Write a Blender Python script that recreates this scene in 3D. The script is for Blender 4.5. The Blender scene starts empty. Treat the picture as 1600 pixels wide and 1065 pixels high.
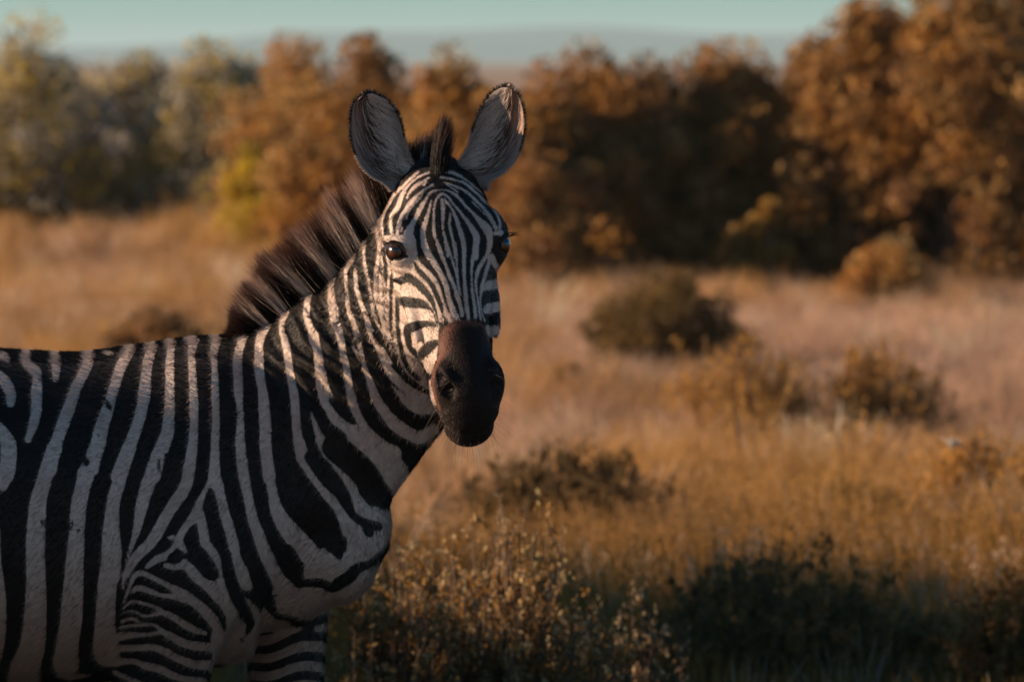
import bpy, bmesh, math, random
import numpy as np
from mathutils import Vector, Matrix

# ------------------------------------------------------------------ camera, sky, sun, exposure
scene = bpy.context.scene
COL = scene.collection
FPX = 8889.0                      # 200 mm lens on a 36 mm sensor, in photograph pixels
CAM = np.array([0.0, 0.0, 1.80])
PITCH = math.atan(442.5 / FPX)    # horizon at photograph row 90
cam_data = bpy.data.cameras.new('camera')
cam_data.lens = 200.0
cam_data.sensor_width = 36.0
cam_data.clip_start = 0.5
cam_data.clip_end = 40000.0
cam_data.dof.use_dof = True
cam_data.dof.focus_distance = 9.80
cam_data.dof.aperture_fstop = 7.1
cam = bpy.data.objects.new('camera', cam_data)
cam.location = CAM.tolist()
cam.rotation_euler = (math.pi / 2 - PITCH, 0, 0)
COL.objects.link(cam)
scene.camera = cam

SUN_AZ = math.radians(-93)        # from straight ahead (+Y), negative to the left
SUN_EL = math.radians(16)
world = bpy.data.worlds.new('World')
scene.world = world
world.use_nodes = True
wn = world.node_tree
bg = wn.nodes['Background']
sky = wn.nodes.new('ShaderNodeTexSky')
sky.sky_type = 'NISHITA'
sky.sun_disc = False
sky.sun_elevation = SUN_EL
sky.sun_rotation = SUN_AZ
sky.altitude = 1200
sky.air_density = 1.0
sky.dust_density = 0.6
sky.ozone_density = 2.0
tint = wn.nodes.new('ShaderNodeMix'); tint.data_type = 'RGBA'; tint.blend_type = 'MULTIPLY'
tint.inputs[0].default_value = 1.0; tint.inputs[7].default_value = (0.42, 0.82, 1.0, 1)   # cool grade of the whole sky
wn.links.new(sky.outputs['Color'], tint.inputs[6])
wn.links.new(tint.outputs[2], bg.inputs['Color'])
bg.inputs['Strength'].default_value = 0.06
to_sun = np.array([math.cos(SUN_EL) * math.sin(SUN_AZ), math.cos(SUN_EL) * math.cos(SUN_AZ), math.sin(SUN_EL)])
sd = bpy.data.lights.new('sun', 'SUN')
sd.energy = 5.0
sd.angle = math.radians(0.55)
sd.color = (1.0, 0.73, 0.50)
sun = bpy.data.objects.new('sun', sd)
sun.rotation_euler = Vector((-to_sun).tolist()).to_track_quat('-Z', 'Y').to_euler()
sun.location = (-20, 10, 20)
COL.objects.link(sun)
vs = scene.view_settings
vs.view_transform = 'Standard'
vs.look = 'None'
vs.exposure = 0.85
vs.gamma = 1.0
vs.use_curve_mapping = False
scene.cycles.volume_bounces = 0
scene.cycles.max_bounces = 6
scene.cycles.transparent_max_bounces = 8
scene.cycles.sample_clamp_indirect = 4.0

# ------------------------------------------------------------------ pixel <-> world
cp, sp = math.cos(PITCH), math.sin(PITCH)
FWD = np.array([0, cp, -sp]); UP = np.array([0, sp, cp]); RIGHT = np.array([1.0, 0, 0])
def ray(px, py):
    px = np.asarray(px, float); py = np.asarray(py, float)
    return (RIGHT * ((px - 800) / FPX)[..., None] + UP * ((532.5 - py) / FPX)[..., None] + FWD)
def W(px, py, Y):
    """point on the vertical plane y = Y that shows at photograph pixel (px, py)"""
    d = ray(px, py)
    return CAM + d * ((np.asarray(Y, float) - CAM[1]) / d[..., 1])[..., None]
def pix(P):
    q = P - CAM
    z = q @ FWD
    return 800 + FPX * (q @ RIGHT) / z, 532.5 - FPX * (q @ UP) / z
def ground_at(px, d):
    """ground point at distance d in the column px"""
    return np.array([(px - 800) / FPX * d, d, 0.0])

# ------------------------------------------------------------------ helpers
def tag(o, label=None, cat=None, group=None, kind=None):
    if label: o['label'] = label
    if cat: o['category'] = cat
    if group: o['group'] = group
    if kind: o['kind'] = kind
    return o
def empty(name, loc):
    o = bpy.data.objects.new(name, None)
    o.empty_display_size = 0.1
    o.location = [float(c) for c in loc]
    COL.objects.link(o)
    return o
def np_mesh(name, V, F, mat=None, attrs=None, smooth=True):
    """V (n,3); F list of integer arrays (m,k), k corners each"""
    V = np.asarray(V, np.float32)
    if not isinstance(F, list): F = [F]
    me = bpy.data.meshes.new(name)
    me.vertices.add(len(V))
    me.vertices.foreach_set('co', V.ravel())
    flat = np.concatenate([f.ravel() for f in F]).astype(np.int32)
    cnt = np.concatenate([np.full(len(f), f.shape[1], np.int32) for f in F])
    start = np.concatenate([[0], np.cumsum(cnt)[:-1]]).astype(np.int32)
    me.loops.add(len(flat)); me.loops.foreach_set('vertex_index', flat)
    me.polygons.add(len(cnt)); me.polygons.foreach_set('loop_start', start)
    if smooth: me.polygons.foreach_set('use_smooth', np.ones(len(cnt), bool))
    me.update(calc_edges=True)
    for k, a in (attrs or {}).items():
        a = np.asarray(a, np.float32)
        if a.ndim == 1:
            at = me.attributes.new(k, 'FLOAT', 'POINT'); at.data.foreach_set('value', a)
        else:
            if a.shape[1] == 3: a = np.concatenate([a, np.ones((len(a), 1), np.float32)], 1)
            at = me.attributes.new(k, 'FLOAT_COLOR', 'POINT'); at.data.foreach_set('color', a.ravel())
    if mat: me.materials.append(mat)
    return me
def link(name, me, parent=None, loc=None):
    o = bpy.data.objects.new(name, me)
    COL.objects.link(o)
    if loc is not None: o.location = [float(c) for c in loc]
    if parent is not None:
        o.parent = parent
    return o
def local_to(o, V):
    return V - np.array(o.location)
def catmull(pts, per=6):
    P = np.asarray(pts, float)
    if len(P) < 3:
        t = np.linspace(0, 1, per + 1)[:, None]
        return P[0] * (1 - t) + P[-1] * t
    Q = np.vstack([2 * P[0] - P[1], P, 2 * P[-1] - P[-2]])
    out = []
    for i in range(len(P) - 1):
        a, b, c, d = Q[i:i + 4]
        t = np.linspace(0, 1, per, endpoint=False)[:, None]
        out.append(0.5 * (2 * b + (c - a) * t + (2 * a - 5 * b + 4 * c - d) * t ** 2 + (3 * b - a - 3 * c + d) * t ** 3))
    out.append(P[-1:])
    return np.vstack(out)
def norm(v):
    v = np.asarray(v, float)
    return v / np.maximum(np.linalg.norm(v, axis=-1, keepdims=True), 1e-9)
def strands(P, R, sides=3, rng=None):
    """P (n,k,3) points of n strands, R (n,k) radii -> vertices and quads of thin tapered tubes"""
    n, k, _ = P.shape
    rng = rng or np.random.default_rng(1)
    T = np.gradient(P, axis=1); T = norm(T)
    h = norm(rng.normal(size=(n, 1, 3)))
    A = norm(np.cross(T, np.broadcast_to(h, T.shape))); B = np.cross(T, A)
    ang = np.arange(sides) * 2 * np.pi / sides
    V = P[:, :, None, :] + R[:, :, None, None] * (A[:, :, None, :] * np.cos(ang)[None, None, :, None] + B[:, :, None, :] * np.sin(ang)[None, None, :, None])
    idx = np.arange(n * k * sides).reshape(n, k, sides)
    a = idx[:, :-1, :]; b = np.roll(a, -1, axis=2); c = idx[:, 1:, :]; d = np.roll(c, -1, axis=2)
    F = np.stack([a, b, d, c], -1).reshape(-1, 4)
    return V.reshape(-1, 3), F

# ------------------------------------------------------------------ node material helper
def material(name):
    m = bpy.data.materials.new(name)
    m.use_nodes = True
    nt = m.node_tree
    b = nt.nodes['Principled BSDF']
    return m, nt, b
def node(nt, typ, **kw):
    n = nt.nodes.new(typ)
    for k, v in kw.items():
        if k in ('operation', 'blend_type', 'data_type', 'attribute_name', 'attribute_type', 'noise_dimensions', 'mode', 'clamp', 'interpolation_type', 'gradient_type', 'feature'):
            setattr(n, k, v)
        else:
            n.inputs[k].default_value = v
    return n
def math_node(nt, op, a, b=None, clamp=False):
    n = nt.nodes.new('ShaderNodeMath'); n.operation = op; n.use_clamp = clamp
    for i, x in enumerate((a, b)):
        if x is None: continue
        if isinstance(x, (int, float)): n.inputs[i].default_value = x
        else: nt.links.new(x, n.inputs[i])
    return n.outputs[0]
def mix_col(nt, f, a, b, blend='MIX'):
    n = nt.nodes.new('ShaderNodeMix'); n.data_type = 'RGBA'; n.blend_type = blend
    for s, x in ((n.inputs[0], f), (n.inputs[6], a), (n.inputs[7], b)):
        if isinstance(x, (int, float)): s.default_value = x
        elif isinstance(x, tuple): s.default_value = x if len(x) == 4 else x + (1.0,)
        else: nt.links.new(x, s)
    return n.outputs[2]
def attr(nt, name, typ='GEOMETRY'):
    n = nt.nodes.new('ShaderNodeAttribute'); n.attribute_name = name; n.attribute_type = typ
    return n
def noise(nt, scale, detail=2.0, rough=0.5, vec=None):
    n = nt.nodes.new('ShaderNodeTexNoise')
    n.inputs['Scale'].default_value = scale; n.inputs['Detail'].default_value = detail; n.inputs['Roughness'].default_value = rough
    if vec is not None: nt.links.new(vec, n.inputs['Vector'])
    return n.outputs['Fac']
def ramp01(nt, x, lo, hi):
    n = nt.nodes.new('ShaderNodeMapRange'); n.interpolation_type = 'SMOOTHSTEP'
    nt.links.new(x, n.inputs[0]); n.inputs[1].default_value = lo; n.inputs[2].default_value = hi
    return n.outputs[0]

# ================================================================== the setting: ground, hills, haze
def soil_material():
    m, nt, b = material('dry soil and litter')
    tc = nt.nodes.new('ShaderNodeTexCoord').outputs['Object']
    n1 = noise(nt, 0.6, 4, 0.6, tc); n2 = noise(nt, 9, 4, 0.65, tc)
    c = mix_col(nt, n1, (0.24, 0.14, 0.075), (0.42, 0.27, 0.16))
    c = mix_col(nt, n2, c, (0.34, 0.21, 0.12))
    nt.links.new(c, b.inputs['Base Color']); b.inputs['Roughness'].default_value = 0.95
    bp = nt.nodes.new('ShaderNodeBump'); bp.inputs['Strength'].default_value = 0.6; bp.inputs['Distance'].default_value = 0.05
    nt.links.new(n2, bp.inputs['Height']); nt.links.new(bp.outputs[0], b.inputs['Normal'])
    return m
def build_ground():
    xs = np.concatenate([-np.geomspace(9000, 14, 30), np.linspace(-12, 12, 60), np.geomspace(14, 9000, 30)])
    ys = np.concatenate([np.linspace(-30, 4, 10), np.linspace(5, 90, 170), np.geomspace(92, 16000, 40)])
    X, Y = np.meshgrid(xs, ys)
    rng = np.random.default_rng(3)
    Z = np.zeros_like(X)
    for i in range(10):
        kx, ky = rng.normal(0, 0.9, 2); Z += 0.010 * np.sin(kx * X + ky * Y + rng.uniform(0, 6.28))
    Z *= np.clip((Y - 14) / 10, 0, 1) * np.clip((300 - Y) / 200, 0, 1)
    Z -= np.clip((Y - 150) / 4000, 0, 1) * 3.0
    n, mm = X.shape
    idx = np.arange(n * mm).reshape(n, mm)
    F = np.stack([idx[:-1, :-1], idx[:-1, 1:], idx[1:, 1:], idx[1:, :-1]], -1).reshape(-1, 4)
    me = np_mesh('ground', np.stack([X, Y, Z], -1).reshape(-1, 3), F, soil_material())
    tag(link('ground', me), 'dry savanna earth beneath the grass', 'ground', kind='structure')
build_ground()

def build_hills():
    m, nt, b = material('distant woodland')
    tc = nt.nodes.new('ShaderNodeTexCoord').outputs['Object']
    n1 = noise(nt, 0.01, 5, 0.6, tc)
    nt.links.new(mix_col(nt, n1, (0.05, 0.07, 0.05), (0.10, 0.12, 0.09)), b.inputs['Base Color'])
    b.inputs['Roughness'].default_value = 1.0
    xs = np.linspace(-5200, 5200, 261)
    prof = 30 + 13 * np.sin(xs / 520 + 0.7) + 7 * np.sin(xs / 190 + 2) + 3 * np.sin(xs / 61)
    rng = np.random.default_rng(8)
    ys = np.linspace(-1, 1, 17)
    X, Y = np.meshgrid(xs, ys * 900)
    Z = prof[None, :] * (1 - ys[:, None] ** 2) ** 0.8 + rng.normal(0, 0.5, X.shape) * (1 - ys[:, None] ** 2) - 4
    n, mm = X.shape
    idx = np.arange(n * mm).reshape(n, mm)
    F = np.stack([idx[:-1, :-1], idx[:-1, 1:], idx[1:, 1:], idx[1:, :-1]], -1).reshape(-1, 4)
    me = np_mesh('hills', np.stack([X, Y + 7500, Z], -1).reshape(-1, 3), F, m)
    tag(link('hills', me), 'low blue wooded ridge far behind the bushes', 'hill', kind='structure')
build_hills()

def build_haze():
    m = bpy.data.materials.new('thin warm air'); m.use_nodes = True
    nt = m.node_tree; nt.nodes.remove(nt.nodes['Principled BSDF'])
    v = nt.nodes.new('ShaderNodeVolumePrincipled')
    v.inputs['Color'].default_value = (0.68, 0.93, 1.0, 1); v.inputs['Density'].default_value = 1.3e-4; v.inputs['Anisotropy'].default_value = 0.0
    nt.links.new(v.outputs[0], nt.nodes['Material Output'].inputs['Volume'])
    bm = bmesh.new(); bmesh.ops.create_cube(bm, size=1.0)
    for q in bm.verts:
        q.co = Vector((q.co.x * 18400, 8000 + q.co.y * 16300, 28.5 + q.co.z * 67))
    me = bpy.data.meshes.new('haze'); bm.to_mesh(me); bm.free(); me.materials.append(m)
    tag(link('haze', me), 'thin pale air that veils the far ridge', 'haze', kind='stuff')
build_haze()

# ------------------------------------------------------------------ foliage material and shrubs
def leaf_material(name, rough=0.6, trans=0.45):
    m, nt, b = material(name)
    a = attr(nt, 'tint')
    tc = nt.nodes.new('ShaderNodeTexCoord').outputs['Object']
    c = mix_col(nt, noise(nt, 40, 2, 0.5, tc), a.outputs['Color'], (0.0, 0.0, 0.0))
    h = nt.nodes.new('ShaderNodeHueSaturation'); nt.links.new(a.outputs['Color'], h.inputs['Color'])
    nt.links.new(math_node(nt, 'ADD', math_node(nt, 'MULTIPLY', noise(nt, 30, 2, 0.5, tc), 0.6), 0.7), h.inputs['Value'])
    nt.links.new(h.outputs[0], b.inputs['Base Color']); b.inputs['Roughness'].default_value = rough
    b.inputs['Specular IOR Level'].default_value = 0.25
    tr = nt.nodes.new('ShaderNodeBsdfTranslucent'); nt.links.new(h.outputs[0], tr.inputs['Color'])
    mx = nt.nodes.new('ShaderNodeMixShader'); mx.inputs[0].default_value = trans
    nt.links.new(b.outputs[0], mx.inputs[1]); nt.links.new(tr.outputs[0], mx.inputs[2])
    nt.links.new(mx.outputs[0], nt.nodes['Material Output'].inputs['Surface'])
    return m
LEAF = leaf_material('leaf')
def bark_material():
    m, nt, b = material('twig bark')
    tc = nt.nodes.new('ShaderNodeTexCoord').outputs['Object']
    nt.links.new(mix_col(nt, noise(nt, 25, 3, 0.6, tc), (0.07, 0.04, 0.025), (0.17, 0.11, 0.07)), b.inputs['Base Color'])
    b.inputs['Roughness'].default_value = 0.9
    return m
BARK = bark_material()

def leaf_cloud(C, size, rng, col, elong=1.6, up=0.0):
    """one bent leaf (two triangles) at each centre C; size (n,), colours (n,3)"""
    n = len(C)
    d = rng.normal(size=(n, 3)); d[:, 2] = d[:, 2] + up
    A = norm(d); B = norm(np.cross(A, rng.normal(size=(n, 3))))
    s = size[:, None]
    a = C - A * s * elong * 0.5; c = C + A * s * elong * 0.5
    N = np.cross(A, B)
    b = C + B * s * 0.42 + N * s * 0.12; e = C - B * s * 0.42 + N * s * 0.12
    V = np.stack([a, b, c, e], 1).reshape(-1, 3)
    i = np.arange(n)[:, None] * 4
    F = np.concatenate([i + np.array([[0, 1, 2]]), i + np.array([[0, 2, 3]])], 0)
    return V, F, np.repeat(col, 4, axis=0)

def shrub(name, label, base, rx, ry, h, n, leaf, pal, seed, group=None, cat='shrub', clumps=45, low=0.05, spread=0.17, stem_r=0.03, wild=0.0, shape=2.2):
    """a dense bush: stems that fork towards leaf clumps through a lumpy dome"""
    rng = np.random.default_rng(seed)
    root = empty(name, base)
    tag(root, label, cat, group)
    k = clumps
    th = rng.uniform(0, 2 * np.pi, k); ct = rng.uniform(low, 1.0 + wild * 0.12, k)
    rr = rng.uniform(0.35, 1.0, k) ** 0.5
    prof = np.maximum(1 - np.minimum(ct, 1) ** shape, 0.02) ** (1 / shape)
    prof = np.where(ct < 0.25, prof * (0.72 + 1.1 * ct), prof)
    lump = 1 + 0.16 * np.sin(3 * th + seed) + rng.normal(0, 0.08 + 0.10 * wild, k)
    cc = np.stack([rx * prof * rr * np.cos(th) * lump, ry * prof * rr * np.sin(th) * lump, h * 0.94 * ct * (0.9 + 0.13 * rng.normal(size=k) * 0.6)], 1)
    cr = rng.uniform(0.7 - 0.25 * wild, 1.4 + 0.35 * wild, k) * spread * min(h, 2 * rx)
    w = cr ** 2 / np.sum(cr ** 2)
    which = rng.choice(k, n, p=w)
    off = rng.normal(size=(n, 3)); off /= np.maximum(1, np.linalg.norm(off, axis=1, keepdims=True) / 1.7)
    C = cc[which] + off * cr[which][:, None] * np.array([0.75, 0.75, 0.7])
    C[:, 2] = np.abs(C[:, 2]) + 0.02
    pal = np.asarray(pal, float)
    pi = np.clip((rng.random(k) * len(pal)).astype(int), 0, len(pal) - 1)
    col = pal[pi[which]] * rng.uniform(0.72, 1.25, (n, 1))
    stray = rng.random(n) < 0.12
    col[stray] = pal[(rng.random(stray.sum()) * len(pal)).astype(int)]
    V, F, cl = leaf_cloud(C, rng.uniform(0.6, 1.35, n) * leaf, rng, col)
    link('crown', np_mesh('crown', V, F, LEAF, {'tint': cl}, smooth=False), root)
    ns = min(k, 26)
    st = []
    for j in range(ns):
        e = cc[j]; b0 = np.array([rng.normal(0, 0.06 * rx), rng.normal(0, 0.06 * ry), -0.06])
        mid = b0 * 0.5 + e * 0.5 + np.array([0, 0, 0.12 * h]) + rng.normal(0, 0.04 * h, 3)
        t = np.linspace(0, 1, 6)[:, None]
        st.append((1 - t) ** 2 * b0 + 2 * t * (1 - t) * mid + t ** 2 * e)
    P = np.array(st); R = stem_r * (1 - 0.8 * np.linspace(0, 1, 6))[None, :] * rng.uniform(0.5, 1, (ns, 1))
    V, F = strands(P, R, 5, rng)
    link('trunk', np_mesh('trunk', V, F, BARK), root)
    return root

def twig_bush(name, label, base, r, h, nstem, leaf, pal, seed, group=None, per=60, tip=None, lean=0.0):
    """an open bush of upright twigs set with small leaves and buds"""
    rng = np.random.default_rng(seed)
    root = empty(name, base); tag(root, label, 'shrub', group)
    th = rng.uniform(0, 2 * np.pi, nstem); q = rng.random(nstem) ** 0.6
    hh = h * (1.05 - 0.45 * q ** 2) * rng.uniform(0.72, 1.08, nstem)
    end = np.stack([r * q * np.cos(th) + lean * hh, r * q * np.sin(th), hh], 1)
    b0 = end * np.array([0.25, 0.25, 0]) + np.array([0, 0, -0.04])
    mid = b0 * 0.45 + end * 0.55 + np.stack([0.10 * r * np.cos(th), 0.10 * r * np.sin(th), -0.05 * hh], 1)
    t = np.linspace(0, 1, 6)[None, :, None]
    P = (1 - t) ** 2 * b0[:, None] + 2 * t * (1 - t) * mid[:, None] + t ** 2 * end[:, None]
    P += rng.normal(0, 0.012 * h, P.shape) * t
    # side twigs
    m = nstem * 3
    src = rng.integers(0, nstem, m); tt = rng.uniform(0.35, 0.9, m)
    o = np.array([P[s, int(u * 5)] * (1 - (u * 5 % 1)) + P[s, min(5, int(u * 5) + 1)] * (u * 5 % 1) for s, u in zip(src, tt)])
    dv = rng.normal(0, 1, (m, 3)); dv[:, 2] = np.abs(dv[:, 2]) * 1.2 + 0.6
    e2 = o + norm(dv) * (rng.uniform(0.12, 0.28, m) * h)[:, None]
    P2 = o[:, None] * (1 - t) + e2[:, None] * t
    PA = np.concatenate([P, P2]); RA = np.concatenate([np.full(nstem, 0.006), np.full(m, 0.003)])[:, None] * (1 - 0.7 * np.linspace(0, 1, 6))[None]
    V, F = strands(PA, RA * (h / 0.7), 3, rng)
    link('stems', np_mesh('stems', V, F, BARK), root)
    n = (nstem + m) * per
    si = rng.integers(0, len(PA), n); u = rng.random(n) ** 0.6 * 4.999
    i0 = u.astype(int); f = (u - i0)[:, None]
    C = PA[si, i0] * (1 - f) + PA[si, i0 + 1] * f + rng.normal(0, leaf * 0.7, (n, 3))
    pal = np.asarray(pal, float)
    col = pal[rng.integers(0, len(pal), n)] * rng.uniform(0.6, 1.3, (n, 1))
    if tip is not None:
        hi = (u > 4.2) & (rng.random(n) < 0.6)
        col[hi] = np.asarray(tip) * rng.uniform(0.8, 1.15, (hi.sum(), 1))
    C[:, 2] = np.maximum(C[:, 2], 0.005)
    V, F, cl = leaf_cloud(C, rng.uniform(0.5, 1.4, n) * leaf, rng, col, 1.9, 0.8)
    link('crown', np_mesh('crown', V, F, LEAF, {'tint': cl}, smooth=False), root)
    return root

# ================================================================== grass (nobody could count it): instanced tufts, one object
def grass():
    m, nt, b = material('dry grass')
    ti = attr(nt, 'tint', 'INSTANCER'); g = attr(nt, 'along')
    oi = nt.nodes.new('ShaderNodeObjectInfo')
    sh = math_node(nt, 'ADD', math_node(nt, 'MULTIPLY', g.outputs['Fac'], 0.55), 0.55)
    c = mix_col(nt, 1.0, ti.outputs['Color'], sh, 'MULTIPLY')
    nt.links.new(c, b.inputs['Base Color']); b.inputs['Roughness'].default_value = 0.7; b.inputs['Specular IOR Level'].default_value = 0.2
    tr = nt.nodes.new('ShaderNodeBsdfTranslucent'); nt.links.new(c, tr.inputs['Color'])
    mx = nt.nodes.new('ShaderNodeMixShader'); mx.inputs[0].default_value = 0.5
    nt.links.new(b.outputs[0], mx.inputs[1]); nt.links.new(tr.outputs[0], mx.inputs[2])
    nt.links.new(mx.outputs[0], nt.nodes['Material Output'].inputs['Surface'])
    col = bpy.data.collections.new('grass tufts')
    rng = np.random.default_rng(51)
    for k in range(7):
        n = 46
        th = rng.uniform(0, 6.283, n); q = rng.random(n) ** 0.7
        L = rng.uniform(0.45, 1.0, n) * (0.34 if k < 5 else 0.46)
        lean = rng.uniform(0.05, 0.55, n) * (0.4 + 0.6 * q)
        base = np.stack([0.085 * q * np.cos(th), 0.085 * q * np.sin(th), np.zeros(n) - 0.02], 1)
        T = np.linspace(0, 1, 4)
        out = np.stack([np.cos(th), np.sin(th), 0 * th], 1) + rng.normal(0, 0.4, (n, 3)) * [1, 1, 0]
        P_ = base[:, None] + out[:, None] * (lean * L)[:, None, None] * (T ** 1.8)[None, :, None] + np.array([0, 0, 1.0]) * L[:, None, None] * (T * (1 - 0.12 * T))[None, :, None]
        side = norm(np.cross(out, [0, 0, 1.0]) + rng.normal(0, .5, (n, 3)))
        wd = rng.uniform(0.0016, 0.0036, n)[:, None, None] * np.array([1, .9, .65, .08])[None, :, None]
        A = P_ - side[:, None] * wd; B = P_ + side[:, None] * wd
        V = np.stack([A, B], 2).reshape(-1, 3)
        i = (np.arange(n)[:, None] * 8 + np.arange(3)[None] * 2).reshape(-1, 1)
        F = i + np.array([[0, 1, 3, 2]])
        al = np.broadcast_to(T[None, :, None], (n, 4, 2)).reshape(-1)
        fs = [F]
        if k >= 4:        # seed heads
            c0 = P_[:, -1]; nh = n * 7
            idx = np.repeat(np.arange(n), 7)
            cc = c0[idx] - np.array([0, 0, 1.0]) * rng.uniform(0, 0.07, nh)[:, None] + rng.normal(0, 0.006, (nh, 3))
            v2, f2, _ = leaf_cloud(cc, np.full(nh, 0.006), rng, np.zeros((nh, 3)), 2.0, 1.0)
            fs.append(f2 + len(V)); V = np.concatenate([V, v2]); al = np.concatenate([al, np.full(len(v2), 1.0)])
        me = np_mesh('grass_tuft', V, fs, m, {'along': al}, smooth=False)
        o = bpy.data.objects.new('grass_tuft', me); col.objects.link(o)
    # where tufts stand: the view and a few metres to each side
    rng = np.random.default_rng(52)
    d = np.concatenate([rng.uniform(8.2, 16, 5200), rng.uniform(16, 30, 11000), rng.uniform(30, 48, 10000), rng.uniform(48, 72, 8000)])
    x = rng.uniform(-1, 1, len(d)) * (0.092 * d + 1.6)
    keep = ~((np.abs(x - (-0.5)) < 0.75) & (np.abs(d - 10) < 0.42))
    d, x = d[keep], x[keep]
    px = 800 + FPX * x / d; n = len(d)
    def patches(s, sd):
        r = np.random.default_rng(sd); o = 0
        for i in range(6):
            a = r.uniform(0, 6.283); kx, ky = np.cos(a) * s, np.sin(a) * s * 0.45
            o = o + np.sin(kx * x + ky * d + r.uniform(0, 6.283))
        return o / 6
    pa, pb = patches(2.6, 1), patches(1.1, 2)
    pink = np.array((0.66, 0.43, 0.31)); gold = np.array((0.58, 0.315, 0.09)); brown = np.array((0.30, 0.155, 0.06)); straw = np.array((0.72, 0.52, 0.36))
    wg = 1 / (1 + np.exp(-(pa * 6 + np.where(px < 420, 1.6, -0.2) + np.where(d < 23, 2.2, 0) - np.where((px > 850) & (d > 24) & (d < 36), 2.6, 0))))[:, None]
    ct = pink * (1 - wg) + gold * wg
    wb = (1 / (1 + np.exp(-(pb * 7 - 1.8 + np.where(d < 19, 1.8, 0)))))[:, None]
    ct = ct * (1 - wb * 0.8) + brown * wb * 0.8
    wo = np.clip((21.5 - d) / 4, 0, 1)[:, None]                    # browner near growth, its colour also darkened to deepen the foreground shade
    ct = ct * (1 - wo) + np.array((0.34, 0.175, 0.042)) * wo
    s_ = rng.random(n)[:, None] < 0.18 * np.clip((d - 12) / 10, 0.15, 1)[:, None]
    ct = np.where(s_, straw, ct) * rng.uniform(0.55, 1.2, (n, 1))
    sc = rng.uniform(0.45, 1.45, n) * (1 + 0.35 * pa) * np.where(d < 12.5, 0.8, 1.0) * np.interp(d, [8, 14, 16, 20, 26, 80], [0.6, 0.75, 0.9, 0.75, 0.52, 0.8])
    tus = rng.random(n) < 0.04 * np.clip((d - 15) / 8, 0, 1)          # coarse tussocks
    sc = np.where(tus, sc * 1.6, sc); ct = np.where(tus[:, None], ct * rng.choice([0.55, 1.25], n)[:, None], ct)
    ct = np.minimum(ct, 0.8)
    me = bpy.data.meshes.new('dry_grass')
    me.vertices.add(n); me.vertices.foreach_set('co', np.stack([x, d, np.zeros(n)], 1).astype(np.float32).ravel())
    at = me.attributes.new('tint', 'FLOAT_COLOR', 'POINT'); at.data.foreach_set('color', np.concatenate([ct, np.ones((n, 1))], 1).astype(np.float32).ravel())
    at = me.attributes.new('size', 'FLOAT', 'POINT'); at.data.foreach_set('value', sc.astype(np.float32))
    at = me.attributes.new('turn', 'FLOAT_VECTOR', 'POINT'); at.data.foreach_set('vector', np.stack([rng.normal(0, .12, n), rng.normal(0, .12, n), rng.uniform(0, 6.283, n)], 1).astype(np.float32).ravel())
    at = me.attributes.new('pick', 'INT', 'POINT'); at.data.foreach_set('value', np.where(d < 15.5, rng.integers(0, 4, n), rng.integers(0, 7, n)).astype(np.int32))
    me.materials.append(m)
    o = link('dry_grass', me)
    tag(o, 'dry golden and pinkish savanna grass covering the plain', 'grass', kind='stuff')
    ng = bpy.data.node_groups.new('scatter tufts', 'GeometryNodeTree')
    ng.interface.new_socket('Geometry', in_out='INPUT', socket_type='NodeSocketGeometry')
    ng.interface.new_socket('Geometry', in_out='OUTPUT', socket_type='NodeSocketGeometry')
    gi = ng.nodes.new('NodeGroupInput'); go = ng.nodes.new('NodeGroupOutput')
    ci = ng.nodes.new('GeometryNodeCollectionInfo'); ci.inputs['Collection'].default_value = col
    ci.inputs['Separate Children'].default_value = True; ci.inputs['Reset Children'].default_value = True
    ip = ng.nodes.new('GeometryNodeInstanceOnPoints'); ip.inputs['Pick Instance'].default_value = True
    def na(name, t):
        a = ng.nodes.new('GeometryNodeInputNamedAttribute'); a.data_type = t; a.inputs[0].default_value = name
        return a.outputs[0]
    ng.links.new(gi.outputs[0], ip.inputs['Points']); ng.links.new(ci.outputs[0], ip.inputs['Instance'])
    ng.links.new(na('pick', 'INT'), ip.inputs['Instance Index']); ng.links.new(na('turn', 'FLOAT_VECTOR'), ip.inputs['Rotation'])
    ng.links.new(na('size', 'FLOAT'), ip.inputs['Scale'])
    ng.links.new(ip.outputs[0], go.inputs[0])
    md = o.modifiers.new('scatter', 'NODES'); md.node_group = ng
grass()

# ================================================================== bushes
ORANGE = [(0.392, 0.189, 0.043), (0.319, 0.167, 0.051), (0.435, 0.246, 0.08), (0.29, 0.145, 0.058), (0.232, 0.131, 0.043)]
RUST = [(0.44, 0.205, 0.045), (0.48, 0.27, 0.085), (0.32, 0.16, 0.04), (0.38, 0.25, 0.10)]
PALE = [(0.45, 0.40, 0.29), (0.60, 0.43, 0.06), (0.36, 0.31, 0.19), (0.27, 0.22, 0.13), (0.50, 0.45, 0.38)]
YELLOW = [(0.55, 0.38, 0.02), (0.48, 0.30, 0.02), (0.35, 0.24, 0.03)]
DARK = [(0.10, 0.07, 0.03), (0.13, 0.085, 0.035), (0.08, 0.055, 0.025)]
def bush(name, label, px, base_y, top_y, wpx, pal, seed, d=None, n=14000, leaf=0.045, group=None, depth=0.8, **kw):
    d = d or 16002.0 / (base_y - 90.0)
    h = (base_y - top_y) * d / FPX if base_y else 0
    b = ground_at(px, d)
    rx = wpx / 2 * d / FPX
    return shrub(name, label, b, rx, rx * depth, h, n, leaf, pal, seed, group, **kw)
HEDGE = 'tall bushes closing the plain'
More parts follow.
